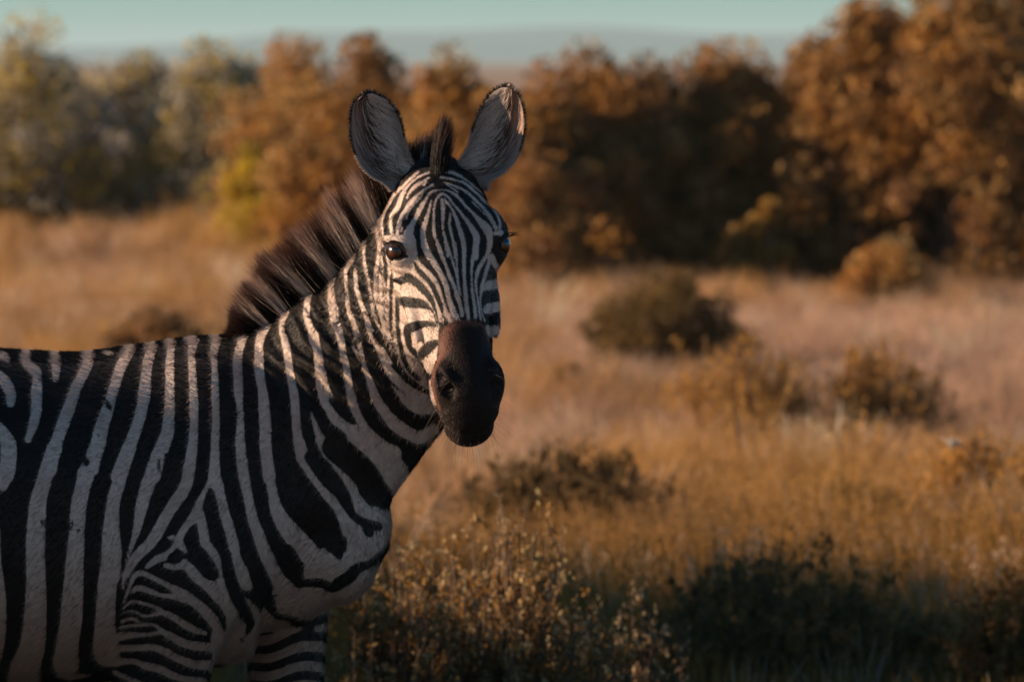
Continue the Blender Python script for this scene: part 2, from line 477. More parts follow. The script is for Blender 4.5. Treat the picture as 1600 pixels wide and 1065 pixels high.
def hedge_bush(px_, top, wpx, d_, pal, label, seed, n=14000, **kw):
    h = (1.8 - (top - 90) * d_ / FPX) * 0.95; rx = wpx / 2 * d_ / FPX
    kw = {**dict(clumps=170, low=0.03, spread=0.07, stem_r=0.045, shape=2.6, wild=1.0), **kw}
    shrub('savanna_bush', label, ground_at(px_, d_), rx, rx * 0.85, h, n, 0.042, pal, seed, HEDGE, **kw)
TOPX = [560, 700, 800, 900, 1000, 1080, 1150, 1250, 1320, 1400, 1600, 1800]; TOPY = [85, 100, 138, 112, 112, 105, 85, 100, 35, -30, -80, -80]
rg = np.random.default_rng(5)
ORD = ['rising just behind the near ear of the zebra', 'rising behind the forelock of the zebra', 'rising just behind the far ear of the zebra', 'next after the one behind the ear', 'second after the one behind the ear',
       'standing beyond the domed bush', 'next after the one beyond the domed bush', 'behind the slender golden sapling', 'below the last gap of sky', 'next after the last gap of sky', 'second after the last gap of sky', 'third after the last gap of sky', 'closing the end of the hedge']
k = 0
for px_ in (585, 690, 775, 860, 945, 1025, 1110, 1190, 1275, 1355, 1440, 1530, 1625):
    pal = ORANGE if k % 3 != 1 else RUST
    hedge_bush(px_ + rg.normal(0, 10), np.interp(px_, TOPX, TOPY) + rg.normal(0, 7), rg.uniform(250, 320), 43.5 + rg.normal(0, 0.5), pal,
               ('golden' if pal is ORANGE else 'rust') + ' brown hedge bush, ' + ORD[k], 100 + k)
    k += 1
for lab, px_, top, w_, d_, pal in [
    ('dull brown bush between the pale grey bushes and the mane', 470, 88, 260, 55, RUST),
    ('pale grey green bush beside the yellow flowered shrub', 335, 72, 270, 57, PALE),
    ('pale grey bush with yellow leaf sprays in the middle of its group', 195, 80, 300, 58, PALE),
    ('pale olive bush at the far end of the grey group', 40, 70, 310, 57, PALE),
    ('dull brown bush added past the grey group to shade its foot', -150, 150, 300, 57, RUST)]:  # this last one is added beyond the edge to shade the grey bushes' bases
    hedge_bush(px_, top, w_, d_, pal, lab, 130 + k, n=13000, spread=0.085, clumps=120); k += 1
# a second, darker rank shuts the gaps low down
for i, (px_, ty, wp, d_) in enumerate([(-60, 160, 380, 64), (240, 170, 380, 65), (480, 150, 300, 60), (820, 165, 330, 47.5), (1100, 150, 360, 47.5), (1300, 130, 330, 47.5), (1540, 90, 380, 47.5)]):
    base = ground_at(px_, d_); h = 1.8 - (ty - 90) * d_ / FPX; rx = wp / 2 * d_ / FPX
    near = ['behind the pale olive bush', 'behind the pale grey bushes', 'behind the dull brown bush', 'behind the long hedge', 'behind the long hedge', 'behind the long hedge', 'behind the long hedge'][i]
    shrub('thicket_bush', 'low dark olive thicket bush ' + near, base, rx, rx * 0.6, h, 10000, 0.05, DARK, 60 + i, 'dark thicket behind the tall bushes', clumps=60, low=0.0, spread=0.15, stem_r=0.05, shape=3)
# small plants before the hedge
bush('yellow_shrub', 'bright yellow flowered shrub in front of the grey bushes', 398, 395, 222, 110, YELLOW, 21, n=6000, leaf=0.035, clumps=30, spread=0.16)
bush('yellow_shrub', 'low bright yellow tuft at the foot of the flowered shrub', 418, 410, 296, 95, YELLOW, 22, n=4000, leaf=0.03, clumps=20, spread=0.2)
bush('golden_shrub', 'small golden shrub at the foot of the rust brown bush', 838, 480, 275, 150, ORANGE, 23, n=6000, leaf=0.035, clumps=30, spread=0.17)
bush('golden_sapling', 'slender golden sapling before the dark shade of the hedge', 1200, 478, 262, 62, [(0.38, 0.22, 0.05), (0.30, 0.17, 0.04)], 24, n=2600, leaf=0.035, clumps=16, spread=0.2)
bush('golden_sapling', 'short golden sapling next to the slender one', 1150, 478, 335, 60, [(0.34, 0.19, 0.05), (0.27, 0.15, 0.04)], 25, n=1800, leaf=0.035, clumps=12, spread=0.22)
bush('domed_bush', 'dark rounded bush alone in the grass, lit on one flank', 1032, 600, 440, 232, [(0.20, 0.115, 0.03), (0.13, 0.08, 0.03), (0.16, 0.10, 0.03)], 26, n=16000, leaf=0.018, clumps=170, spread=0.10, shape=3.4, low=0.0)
bush('low_bush', 'low brown bush half sunk in grass beyond the back of the zebra', 235, 600, 488, 200, [(0.30, 0.16, 0.06), (0.22, 0.12, 0.05)], 27, n=7000, leaf=0.02, clumps=40, spread=0.16)
bush('low_bush', 'low rusty bush on the far edge of the grass', 1385, 500, 385, 130, RUST, 28, n=4000, leaf=0.03, clumps=25, spread=0.17)
GOLD = [(0.62, 0.311, 0.055), (0.493, 0.238, 0.055), (0.401, 0.219, 0.055), (0.729, 0.401, 0.109)]
def twig(label, px, base_y, top_y, wpx, seed, pal=GOLD, nstem=70, leaf=0.012, per=26, d=None, tip=None, group='open twiggy shrubs in the grass', lean=0.0):
    d = d or 16002.0 / (base_y - 90.0)
    h = (base_y - top_y) * d / FPX; r = wpx / 2 * d / FPX
    return twig_bush('twiggy_shrub', label, ground_at(px, d), r, h, nstem, leaf, pal, seed, group, per, tip, lean)
twig('golden twiggy shrub in pink grass, beyond the dark shaded one', 1155, 725, 520, 255, 31, nstem=150, per=15, leaf=0.011)
twig('golden twiggy shrub in pink grass with a rusty foot', 1372, 722, 548, 260, 32, nstem=150, per=15, leaf=0.011)
twig('small brown twiggy shrub close to the muzzle of the zebra', 870, 640, 560, 90, 33, pal=RUST, nstem=40)
twig('golden green twiggy shrub behind the leaning dry stalk', 1530, 880, 676, 260, 34, nstem=90)
twig('olive twiggy shrub beside the stalk, low and spreading', 1340, 900, 760, 250, 35, pal=[(0.24, 0.14, 0.03), (0.17, 0.10, 0.03)], nstem=80)
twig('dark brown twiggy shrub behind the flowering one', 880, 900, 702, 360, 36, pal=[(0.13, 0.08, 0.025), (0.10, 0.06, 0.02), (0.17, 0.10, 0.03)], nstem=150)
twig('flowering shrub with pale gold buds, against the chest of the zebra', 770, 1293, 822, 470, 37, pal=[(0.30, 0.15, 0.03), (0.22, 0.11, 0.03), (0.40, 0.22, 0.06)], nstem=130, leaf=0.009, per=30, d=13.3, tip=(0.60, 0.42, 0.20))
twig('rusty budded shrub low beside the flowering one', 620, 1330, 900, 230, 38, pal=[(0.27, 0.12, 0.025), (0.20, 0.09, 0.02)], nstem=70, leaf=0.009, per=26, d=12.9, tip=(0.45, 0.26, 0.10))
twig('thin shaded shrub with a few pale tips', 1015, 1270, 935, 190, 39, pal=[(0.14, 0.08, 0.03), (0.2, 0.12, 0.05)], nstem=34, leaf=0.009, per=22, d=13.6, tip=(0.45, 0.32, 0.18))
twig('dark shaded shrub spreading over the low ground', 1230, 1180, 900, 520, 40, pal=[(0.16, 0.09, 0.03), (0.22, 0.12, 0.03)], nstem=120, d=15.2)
twig('rusty shrub at the foot of the leaning stalk', 1570, 1180, 905, 190, 41, pal=[(0.26, 0.13, 0.03), (0.18, 0.09, 0.03)], nstem=60, d=14.7)
# leaning dry stalk with a pale head
def stalk():
    rng = np.random.default_rng(77)
    d = 17.5
    pts = W(np.array([1648, 1625, 1600, 1560, 1520, 1490]), np.array([1010, 940, 880, 795, 715, 690]), np.array([d] * 6))
    pts[0, 2] = -0.02
    c = catmull(pts, 5)
    root = empty('dry_stalk', (c[0, 0], c[0, 1], 0)); tag(root, 'leaning dry stalk with one pale seed head, over the golden shrub', 'stalk')
    o = np.array(root.location)
    V, F = strands(c[None] - o, np.linspace(0.0042, 0.002, len(c))[None], 6, rng)
    link('stem', np_mesh('stem', V, F, BARK), root)
    n = 40
    C = c[-1] - o + rng.normal(0, 0.008, (n, 3)) * [1.6, 1, 0.8]
    V, F, cl = leaf_cloud(C, np.full(n, 0.010), rng, np.tile((0.75, 0.66, 0.56), (n, 1)))
    link('seed_head', np_mesh('seed_head', V, F, LEAF, {'tint': cl}, smooth=False), root)
    for j in (9, 13, 17, 20):
        e = c[j] + np.array([rng.normal(0, 0.03), rng.normal(0, 0.02), rng.uniform(0.05, 0.10)])
        t = np.linspace(0, 1, 5)[:, None]; br = c[j] * (1 - t) + e * t + np.array([0.01, 0, 0]) * np.sin(3.14 * t)
        V, F = strands(br[None] - o, np.array([[.0022, .002, .0017, .0013, .0008]]), 5, rng)
        link('side_twig', np_mesh('side_twig', V, F, BARK), root)
stalk()

# unseen bushes added at the left to shade the low ground and zebra
for i, (x_, d_, h_, r_) in enumerate([(-6.0, 8.9, 2.35, 0.8), (-6.0, 10.3, 2.45, 0.8), (-6.1, 11.0, 3.1, 0.75), (-6.2, 11.9, 3.3, 0.6), (-6.3, 13.0, 2.15, 0.5), (-6.4, 14.35, 3.1, 0.8), (-6.6, 15.6, 3.2, 1.1)]):
    shrub('added_shade_bush', 'unseen dense bush added to shade the low ground beside the zebra', (x_, d_, 0), r_, r_ * 0.95, h_, 12000, 0.07, ORANGE, 80 + i, 'unseen bushes added for shade', clumps=90, low=0.0, spread=0.14, stem_r=0.06, shape=4)

# ================================================================== the zebra
# Coat pattern, read off the photograph as strokes (x, y, width) in enlarged views:
# view = (origin x, origin y, photograph pixels per view pixel). 'W' lays a white stripe, 'B' a black one, 'P' a white patch.
VIEWS = {
    1: (0, 530, 220 / 1172), 2: (180, 520, 220 / 1065), 3: (0, 700, 220 / 1172), 4: (180, 720, 220 / 1172),
    5: (380, 680, 260 / 1154), 6: (0, 880, 200 / 1151), 7: (170, 860, 200 / 1039), 8: (340, 870, 280 / 1529),
    9: (320, 500, 240 / 1065), 10: (480, 480, 220 / 1065), 11: (400, 340, 240 / 1162),
    12: (580, 380, 220 / 1464), 13: (640, 500, 180 / 871), 14: (580, 240, 220 / 1464)}
BODY = [
 ('P', 5, [(180,1100),(270,1010),(420,950),(425,870),(480,800),(560,780),(640,840),(720,800),(720,700),(660,600),(640,520),(760,480),(840,560),(930,520),(1010,500),(1060,540),(1010,700),(960,800),(860,1100)]),
 ('P', 8, [(-30,560),(90,420),(100,300),(220,330),(300,380),(360,450),(500,330),(640,250),(700,280),(960,200),(1250,60),(1420,40),(1420,420),(1000,640),(800,760),(300,900),(-40,900),(-60,700)]),
 ('W', 1, [(-10,160,40),(40,140,70),(65,165,50)]),
 ('W', 1, [(-20,290,70),(40,350,95),(85,440,90),(90,520,70),(85,550,35)]),
 ('W', 1, [(240,110,70),(225,190,80),(290,260,90),(310,320,75),(305,450,90),(305,560,85),(280,700,80),(235,830,55)]),
 ('W', 1, [(475,90,65),(470,200,75),(465,300,60),(462,340,40)]),
 ('W', 1, [(0,700,30),(40,800,100),(70,880,130),(70,1000,130),(60,1100,130),(30,1200,90),(30,1260,20)]),
 ('W', 1, [(765,80,85),(730,200,85),(690,290,85),(630,410,90),(600,500,95),(540,660,105),(490,800,100),(440,950,110),(410,1090,122)]),
 ('W', 3, [(455,0,125),(420,100,125),(385,200,120),(350,330,125),(320,430,135),(310,540,145),(300,680,150),(295,850,155),(295,1065,150)]),
 ('W', 6, [(325,-60,155),(325,180,175),(320,400,195),(310,600,210),(290,750,230),(250,880,250),(230,960,280),(240,1105,300)]),
 ('W', 6, [(-30,-300,60),(-25,0,70),(-15,150,100),(0,350,110),(0,550,110),(-15,750,100),(-40,950,60)]),
 ('W', 1, [(1105,60,70),(1030,180,85),(990,270,85),(950,400,85),(920,500,85),(890,600,100),(850,720,110),(820,850,120),(795,950,115),(765,1075,110)]),
 ('W', 3, [(785,20,110),(755,130,125),(720,200,140),(690,320,125),(660,450,130),(650,550,130),(640,700,125),(630,850,140),(620,1065,145)]),
 ('W', 6, [(670,-60,150),(665,150,170),(650,350,190),(635,550,195),(610,700,195),(595,850,220),(600,900,230),(620,960,130)]),
 ('W', 6, [(560,950,110),(650,1000,70),(830,992,15)]),
 ('W', 1, [(900,118,36),(930,117,36)]),
 ('W', 2, [(293,80,60),(255,190,75),(235,300,75),(225,420,90),(205,560,85),(160,720,85),(110,850,95),(60,980,105),(20,1085,110)]),
 ('W', 3, [(1080,0,105),(1020,170,110),(985,300,105),(950,420,110),(935,550,115),(925,700,140),(930,850,165),(920,1065,160)]),
 ('W', 6, [(1000,-60,160),(970,150,170),(955,350,170),(945,550,180),(950,700,220),(960,800,230),(1000,860,130),(1060,880,80)]),
 ('W', 2, [(432,50,65),(418,150,55),(412,250,65),(412,400,65),(412,500,70),(410,600,80),(395,750,95),(360,850,105),(320,950,110),(290,1085,105)]),
 ('W', 4, [(340,0,110),(300,120,115),(255,250,110),(215,400,95),(190,530,70),(160,640,50),(130,720,30),(90,830,14)]),
 ('W', 2, [(592,45,90),(580,130,55),(580,250,55),(588,400,60),(595,560,65),(595,700,60),(585,850,75),(570,960,85),(550,1085,92)]),
 ('W', 4, [(620,0,80),(610,120,95),(570,240,100),(500,340,100),(430,450,95),(370,560,95),(300,670,95),(220,750,85),(150,830,75),(100,920,60),(70,1000,30),(65,1060,20)]),
 ('W', 2, [(772,35,70),(750,120,60),(750,220,45),(755,400,55),(760,560,55),(760,700,60),(755,850,60),(752,960,70),(757,1080,75)]),
 ('W', 4, [(830,0,70),(825,130,100),(860,220,90)]),
 ('W', 4, [(800,180,70),(750,260,50),(700,350,60),(670,450,90),(600,530,60),(540,620,60),(525,670,55)]),
 ('W', 4, [(850,200,80),(880,300,75),(910,430,80),(950,560,85),(985,700,85),(1010,830,90),(1060,930,110),(1100,1010,130)]),
 ('W', 4, [(700,430,80),(730,560,80),(750,680,85),(800,760,90),(850,840,80),(875,920,55),(880,1000,60)]),
 ('W', 4, [(525,670,50),(470,735,40),(420,785,60),(340,820,60),(265,880,35)]),
 ('W', 4, [(520,650,40),(480,635,36),(455,635,28)]),
 ('W', 4, [(540,680,60),(580,760,45),(600,820,80),(680,900,110),(760,970,110),(850,1040,130),(920,1120,140)]),
 ('W', 4, [(420,865,40),(500,880,45),(580,860,60)]),
 ('W', 7, [(610,20,50),(640,100,100),(720,200,110),(820,280,110),(920,400,110),(985,470,110),(1010,560,110)]),
 ('W', 7, [(120,420,10),(165,300,25),(200,220,35),(250,180,40),(300,190,40),(400,240,40),(500,290,45),(600,350,80),(700,420,80),(800,510,90),(870,600,85),(905,690,60)]),
 ('W', 7, [(190,330,30),(245,300,45),(330,325,45),(430,360,30),(540,370,50),(600,390,60)]),
 ('W', 7, [(110,470,12),(190,410,25),(280,425,25),(420,470,25)]),
 ('W', 7, [(105,505,14),(190,485,18),(260,520,22),(330,525,22),(430,500,40),(530,540,55),(620,600,55),(700,640,55),(790,670,25)]),
 ('W', 7, [(100,575,18),(180,550,25),(240,570,22)]),
 ('W', 7, [(90,620,22),(200,605,25),(300,595,28),(370,600,25),(430,650,40),(520,700,60),(600,745,70),(700,770,70),(800,780,70),(900,788,60)]),
 ('W', 7, [(85,695,70),(200,680,45),(300,680,30),(420,660,30)]),
 ('W', 7, [(80,790,55),(250,785,50),(380,785,55),(500,840,60),(600,890,60),(700,920,70),(830,925,80)]),
 ('W', 7, [(70,900,60),(200,895,40),(300,930,60),(420,960,60),(520,1010,60),(620,1040,50),(780,1055,50)]),
 ('W', 7, [(50,985,40),(150,1030,40),(260,1080,45),(420,1120,50),(600,1160,50)]),
 ('W', 7, [(40,1120,40),(200,1170,40),(420,1220,50),(600,1240,50)]),
 ('W', 2, [(980,-20,80),(945,100,60),(925,200,70),(930,350,70),(935,480,65),(945,560,45),(950,650,50),(945,800,65),(950,900,75),(970,1085,75)]),
 ('W', 5, [(-5,180,75),(10,300,70),(35,430,65),(65,570,70),(110,700,80),(160,830,90),(220,930,110),(270,1020,130)]),
 ('W', 9, [(425,30,70),(380,140,55),(375,250,60),(380,380,65),(400,480,60),(410,600,75),(420,750,80),(425,900,80),(445,1085,88)]),
 ('W', 5, [(155,0,80),(155,100,75),(180,250,65),(205,400,65),(235,520,90),(290,620,120),(370,720,140),(440,800,150),(500,860,120)]),
 ('W', 11, [(225,710,50),(195,800,40),(200,880,40),(230,980,35),(240,1090,38)]),
 ('W', 9, [(550,120,45),(570,220,50),(585,320,50),(600,420,50),(620,520,60),(630,650,60),(640,780,60),(670,900,80),(710,1000,90),(740,1090,100)]),
 ('W', 5, [(370,0,55),(390,80,70),(420,180,90),(460,270,100),(530,350,100),(610,420,100),(650,500,70),(690,570,80),(720,640,120)]),
 ('W', 9, [(735,640,12),(760,710,30),(790,790,45),(850,880,55),(920,970,65),(990,1085,75)]),
 ('W', 5, [(520,30,40),(570,120,50),(640,190,60),(700,260,70),(740,330,70),(780,420,60),(800,470,90),(850,520,90),(920,540,90)]),
 ('W', 11, [(415,535,40),(385,650,45),(385,750,45),(415,850,50),(425,930,40),(455,1000,40),(475,1085,50)]),
 ('W', 9, [(765,100,35),(790,250,55),(805,380,60),(835,500,80),(870,600,80),(900,690,60),(960,720,80),(1065,790,100)]),
 ('W', 10, [(65,200,35),(80,350,60),(95,480,70),(110,600,80),(150,720,90),(200,800,70),(270,870,80),(350,950,100),(430,1020,120),(520,1090,130)]),
 ('W', 10, [(130,480,18),(150,600,18),(190,740,30)]),
 ('W', 5, [(780,0,120),(850,60,150),(930,130,170),(1030,230,190),(1090,310,180)]),
 ('W', 11, [(595,410,40),(565,520,40),(570,620,60),(590,720,70),(590,800,50),(620,880,25),(640,980,35),(665,1085,40)]),
 ('W', 10, [(200,0,40),(215,100,55),(250,200,45),(275,350,40),(295,450,50),(310,560,55),(335,680,65),(370,780,70),(430,880,75),(480,950,90),(560,1040,120),(640,1110,150)]),
 ('W', 11, [(760,230,25),(730,320,25),(680,400,28),(680,480,20),(690,600,25),(700,700,30),(740,800,40),(770,900,40),(800,1000,35),(830,1085,38)]),
 ('W', 10, [(375,200,45),(410,300,50),(430,400,45),(460,500,50),(490,600,60),(540,720,75),(600,810,80),(660,880,100),(740,950,120),(830,1000,130),(900,980,130),(960,920,90)]),
 ('W', 10, [(345,290,20),(390,410,28),(430,500,38)]),
 ('W', 11, [(750,400,22),(760,530,30),(790,640,30),(830,740,35),(860,850,40),(910,940,45),(960,1020,50),(1010,1085,50)]),
 ('W', 10, [(480,180,50),(530,280,50),(580,380,55),(620,480,60),(690,560,80),(760,630,110),(850,700,130),(930,740,100),(1000,760,70)]),
 ('W', 10, [(640,590,30),(700,650,40),(760,720,60),(830,770,60),(900,780,60),(1000,760,50)]),
 ('W', 11, [(905,10,35),(840,130,25),(815,250,20),(825,370,22),(850,470,18),(870,600,20),(890,720,22),(930,820,20),(980,900,15),(1010,980,15)]),
 ('W', 11, [(930,180,20),(925,300,25),(905,450,25),(910,600,35),(940,700,35),(970,830,30),(990,880,20)]),
 ('B', 10, [(560,480,40),(640,575,25),(740,655,12)]),
 ('B', 10, [(180,700,40),(240,780,50),(300,840,45),(350,880,20)]),
 ('B', 10, [(330,330,40),(380,480,80),(420,680,100),(480,830,100),(560,920,100),(650,990,90),(740,1030,70),(850,1060,50),(940,1010,40),(985,940,25)]),
 ('B', 10, [(430,250,50),(490,420,90),(560,560,110),(620,680,110),(700,770,90),(780,840,80),(870,860,50),(1000,800,50)]),
 ('B', 10, [(520,200,60),(600,300,50),(680,430,50),(740,530,50),(820,590,50),(910,640,40),(960,670,30)]),
 ('B', 5, [(300,200,150),(380,360,200),(480,480,180),(560,560,160),(610,660,140),(650,760,110),(665,830,60)]),
 ('B', 5, [(480,150,110),(590,300,120),(680,400,95),(720,480,80),(770,560,55),(870,620,80),(940,630,60)]),
 ('B', 5, [(850,640,60),(875,670,70)]),
 ('B', 5, [(640,80,190),(800,220,190),(890,330,180),(960,430,105),(1050,440,60),(1120,380,40),(1160,340,40)]),
 ('B', 8, [(1400,-40,40),(1290,60,70),(1200,90,90),(1120,170,110),(1040,220,110),(980,260,85),(880,220,80),(760,220,70),(690,230,70)]),
 ('B', 8, [(1180,430,25),(1040,460,60),(950,500,70),(850,540,80),(740,560,85),(620,520,50),(540,510,50)]),
 ('B', 8, [(800,610,50),(700,660,60),(580,730,60),(450,780,40),(340,815,15)]),
 ('B', 8, [(850,690,20),(770,720,40),(700,750,15)]),
 ('B', 8, [(70,-20,100),(100,150,110),(160,330,110),(230,450,110),(280,560,80),(250,650,25)]),
 ('B', 8, [(290,-20,125),(350,200,125),(420,350,125),(470,450,80),(520,520,40)]),
 ('B', 8, [(580,-20,190),(640,100,180),(690,200,100)]),
 ('B', 8, [(0,400,20),(40,520,60),(65,620,25)]),
 ('B', 8, [(200,695,30),(215,710,30)]),
 ('B', 7, [(640,40,60),(730,100,90),(800,180,90),(860,235,30)]),
 ('B', 7, [(500,60,60),(560,40,90),(600,40,60)]),
 ('B', 4, [(640,570,60),(630,650,110),(680,740,110),(760,830,100),(830,930,70),(830,985,30)]),
 ('B', 4, [(790,240,40),(785,330,85),(790,430,95),(830,560,80),(860,680,70)]),
 ('B', 1, [(885,500,20),(905,550,45),(925,585,16)]),
 ('B', 3, [(690,90,45),(720,110,60),(715,140,25)]),
 ('B', 1, [(812,780,14),(818,805,26)]),
 ('B', 3, [(600,600,14),(598,680,22)]), ('B', 3, [(640,685,18),(655,682,28)]), ('B', 3, [(350,610,36),(360,640,16)]),
 ('B', 2, [(330,960,22),(330,1030,26)]), ('B', 2, [(385,920,30),(380,960,24)]),
 ('B', 2, [(935,610,8),(970,580,12)]), ('B', 2, [(945,670,8),(970,640,10)]),
]
FACE = [
 ('P', 12, [(205,170),(330,150),(400,160),(430,190),(500,320),(600,460),(660,580),(695,720),(705,860),(700,1000),(690,1120),(560,1120),(400,1065),(290,800),(240,520),(225,330)]),
 ('P', 13, [(10,130),(60,70),(200,40),(210,150),(205,300),(175,400),(168,470),(195,600),(160,560),(120,420),(90,300)]),
 ('P', 14, [(130,900),(160,850),(230,860),(340,840),(420,800),(460,900),(480,1060),(420,1060),(330,940),(240,895),(160,930)]),
 ('W', 12, [(370,60,70),(440,160,60),(520,250,60),(600,330,60),(670,420,60),(710,520,50),(740,620,50),(780,730,60),(830,800,60)]),
 ('W', 12, [(430,150,40),(440,250,35),(490,330,50),(560,420,50),(620,500,50),(660,600,40),(700,700,50),(730,790,55)]),
 ('W', 12, [(550,30,60),(600,110,60),(660,210,55),(720,310,50),(770,420,50),(800,540,50),(830,650,55),(880,770,70)]),
 ('W', 12, [(690,20,30),(740,140,35),(780,240,30),(820,350,40),(860,440,35),(900,560,40),(930,660,35),(945,750,35)]),
 ('W', 12, [(780,0,28),(820,110,25),(850,200,20),(890,320,28),(905,430,25),(930,540,15)]),
 ('W', 12, [(865,0,30),(885,110,25),(890,230,20),(895,300,20)]),
 ('W', 12, [(955,0,40),(965,120,35),(965,250,35),(970,380,35),(980,520,40),(995,650,40),(1015,800,30)]),
 ('W', 12, [(1090,-20,60),(1065,120,40),(1045,250,25),(1045,400,22),(1055,520,30),(1075,650,35),(1085,770,35)]),
 ('W', 12, [(1235,0,35),(1190,140,35),(1120,260,45),(1090,370,30),(1090,470,22),(1110,580,20),(1125,700,25),(1140,790,20)]),
 ('W', 12, [(1240,150,50),(1200,280,35),(1165,400,35),(1145,500,30),(1135,600,15),(1150,720,12),(1180,800,20)]),
 ('W', 12, [(1250,140,60),(1290,220,60),(1350,300,50)]),
 ('W', 12, [(1170,470,40),(1250,430,100),(1400,400,105)]),
 ('W', 12, [(1190,700,60),(1240,675,105),(1400,640,95)]),
 ('W', 12, [(1210,870,45),(1240,910,110),(1290,900,100)]),
 ('W', 12, [(1345,760,12),(1325,900,14),(1300,1040,18)]),
 ('W', 12, [(95,0,20),(80,150,18),(50,300,25),(40,450,30),(60,580,35),(80,680,30),(130,800,30),(170,950,20)]),
 ('W', 12, [(95,300,25),(95,450,35),(110,600,35),(120,750,35),(150,880,20)]),
 ('W', 12, [(110,100,12),(120,300,15),(140,500,18),(160,700,18),(170,850,22),(200,1000,22)]),
 ('W', 12, [(170,50,30),(170,150,30),(190,250,30),(185,350,30),(175,500,30),(175,650,25),(175,800,25),(200,950,25),(220,1065,25)]),
 ('W', 12, [(220,150,30),(210,260,20)]),
 ('W', 12, [(235,500,30),(235,650,35),(235,800,40),(240,950,40),(270,1065,35)]),
 ('W', 12, [(310,680,40),(305,850,60),(330,980,60),(370,1080,45)]),
 ('W', 10, [(595,0,22),(605,150,20),(625,280,18),(660,380,22),(700,460,20),(760,530,22),(850,590,24)]),
 ('W', 10, [(650,0,25),(655,130,28),(665,250,30),(700,370,30),(740,470,30),(800,530,25),(870,590,40),(930,660,40),(980,720,30)]),
 ('W', 10, [(720,50,45),(725,200,45),(750,300,50),(790,400,60),(830,450,90),(865,500,70),(900,580,50)]),
 ('W', 13, [(120,450,30),(160,550,28),(205,630,24)]),
 ('W', 14, [(735,480,30),(745,560,40),(745,680,30),(745,780,20)]), ('W', 14, [(750,810,25),(780,920,35),(800,1060,32)]),
 ('W', 14, [(650,660,22),(655,560,18),(680,470,22),(730,420,25),(790,440,22),(850,520,22),(920,600,22),(980,680,35),(1040,760,50),(1090,860,70),(1090,960,60),(1085,1080,60)]),
 ('W', 14, [(650,660,22),(650,780,30),(665,870,25)]), ('W', 14, [(680,900,25),(710,990,45),(740,1080,40)]),
 ('W', 14, [(625,490,10),(600,590,25),(570,690,40),(540,790,50),(540,880,50),(560,970,70),(605,1080,60)]),
 ('W', 14, [(760,480,25),(830,560,20),(870,640,30),(905,740,40),(940,850,50),(965,960,45),(965,1080,40)]),
 ('W', 14, [(820,620,15),(815,740,25),(840,860,28),(860,960,25),(873,1080,26)]),
 ('W', 14, [(690,380,12),(620,400,20),(570,470,25),(520,550,45),(480,630,45),(430,730,50),(390,820,90),(370,900,90),(400,980,80),(460,1080,50)]),
 ('W', 14, [(690,380,12),(770,380,15),(850,410,22),(920,470,25),(980,540,28),(1060,620,30),(1130,700,60),(1200,780,90),(1230,860,70),(1230,960,50),(1200,1080,40)]),
 ('W', 14, [(640,320,18),(560,370,18),(500,420,30),(420,500,45),(370,570,45),(320,650,40),(280,760,35),(270,840,30)]),
 ('W', 14, [(520,450,15),(430,540,20),(380,620,18),(365,670,12)]),
 ('W', 14, [(600,250,20),(540,290,25),(470,330,40),(400,400,25),(370,460,15)]), ('W', 14, [(570,290,30),(545,330,20)]),
 ('W', 14, [(490,190,25),(400,270,30),(330,340,30),(260,400,30),(200,500,25),(130,620,25),(110,730,20),(120,830,25),(150,880,35)]),
 ('W', 14, [(600,200,20),(520,230,20),(440,280,20),(380,340,25),(330,410,40),(300,490,50),(270,570,50),(210,650,35),(200,750,30),(220,840,35)]),
 ('W', 14, [(320,770,20),(310,810,18)]),
 ('W', 14, [(60,640,30),(60,760,40),(90,880,35),(120,960,25)]),
 ('W', 14, [(740,195,15),(820,190,35),(900,220,30),(980,270,20),(1060,330,15),(1140,400,12)]),
 ('W', 14, [(720,245,20),(800,255,22),(890,280,20),(980,310,25),(1060,380,20),(1120,430,22),(1170,490,25),(1250,550,20),(1310,640,25),(1340,730,25),(1330,800,15)]),
 ('W', 14, [(760,300,18),(850,330,18),(950,370,22),(1030,430,25),(1100,500,25),(1170,570,28),(1230,650,40),(1270,720,35),(1300,780,30)]),
 ('W', 14, [(1050,500,8),(1120,570,10),(1190,640,10)]), ('W', 14, [(780,320,10),(900,400,12)]),
 ('W', 14, [(1290,830,40),(1350,825,50)]),
 ('B', 12, [(235,380,40),(300,390,80),(380,360,100),(460,400,90),(540,480,80),(620,580,60),(660,680,40),(685,760,22),(690,860,14)]),
 ('B', 12, [(265,590,40),(330,600,100),(430,620,110),(520,630,95),(600,670,50),(650,720,25),(680,820,16)]),
 ('B', 12, [(265,560,30),(270,700,50),(275,850,45),(280,960,45),(310,1080,50)]),
 ('B', 12, [(370,910,60),(400,880,110),(500,850,90),(600,835,65),(660,850,50)]),
 ('B', 12, [(365,850,35),(375,950,50),(400,1080,50)]),
 ('B', 10, [(690,170,35),(700,270,30),(730,390,35),(770,470,35),(840,540,40)]),
 ('B', 10, [(755,180,60),(770,280,50),(810,350,30),(860,400,20),(890,490,15),(920,580,15),(930,640,12)]),
 ('B', 13, [(95,250,80),(150,200,85),(200,170,50)]), ('B', 13, [(140,395,30),(165,420,45)]),
 ('B', 12, [(450,200,30),(500,290,60),(570,360,60),(630,430,55),(680,540,55),(720,640,50),(740,720,25)]),
 ('B', 12, [(205,330,25),(210,420,40),(205,550,35),(205,700,35),(205,850,30),(225,1000,28)]),
]
JAW = [x for x in FACE if x[0] == 'W' and ((x[1] == 12 and max(p[0] for p in x[2]) < 280) or x[1] == 10)]
MUZZLE = (13, [(330,-8),(240,60),(218,130),(212,290),(182,395),(172,480),(205,600),(225,670),(120,740),(150,1000),(360,1100),(700,1050),(900,880),(900,500),(800,350),(660,270),(600,150),(565,40),(480,0)])
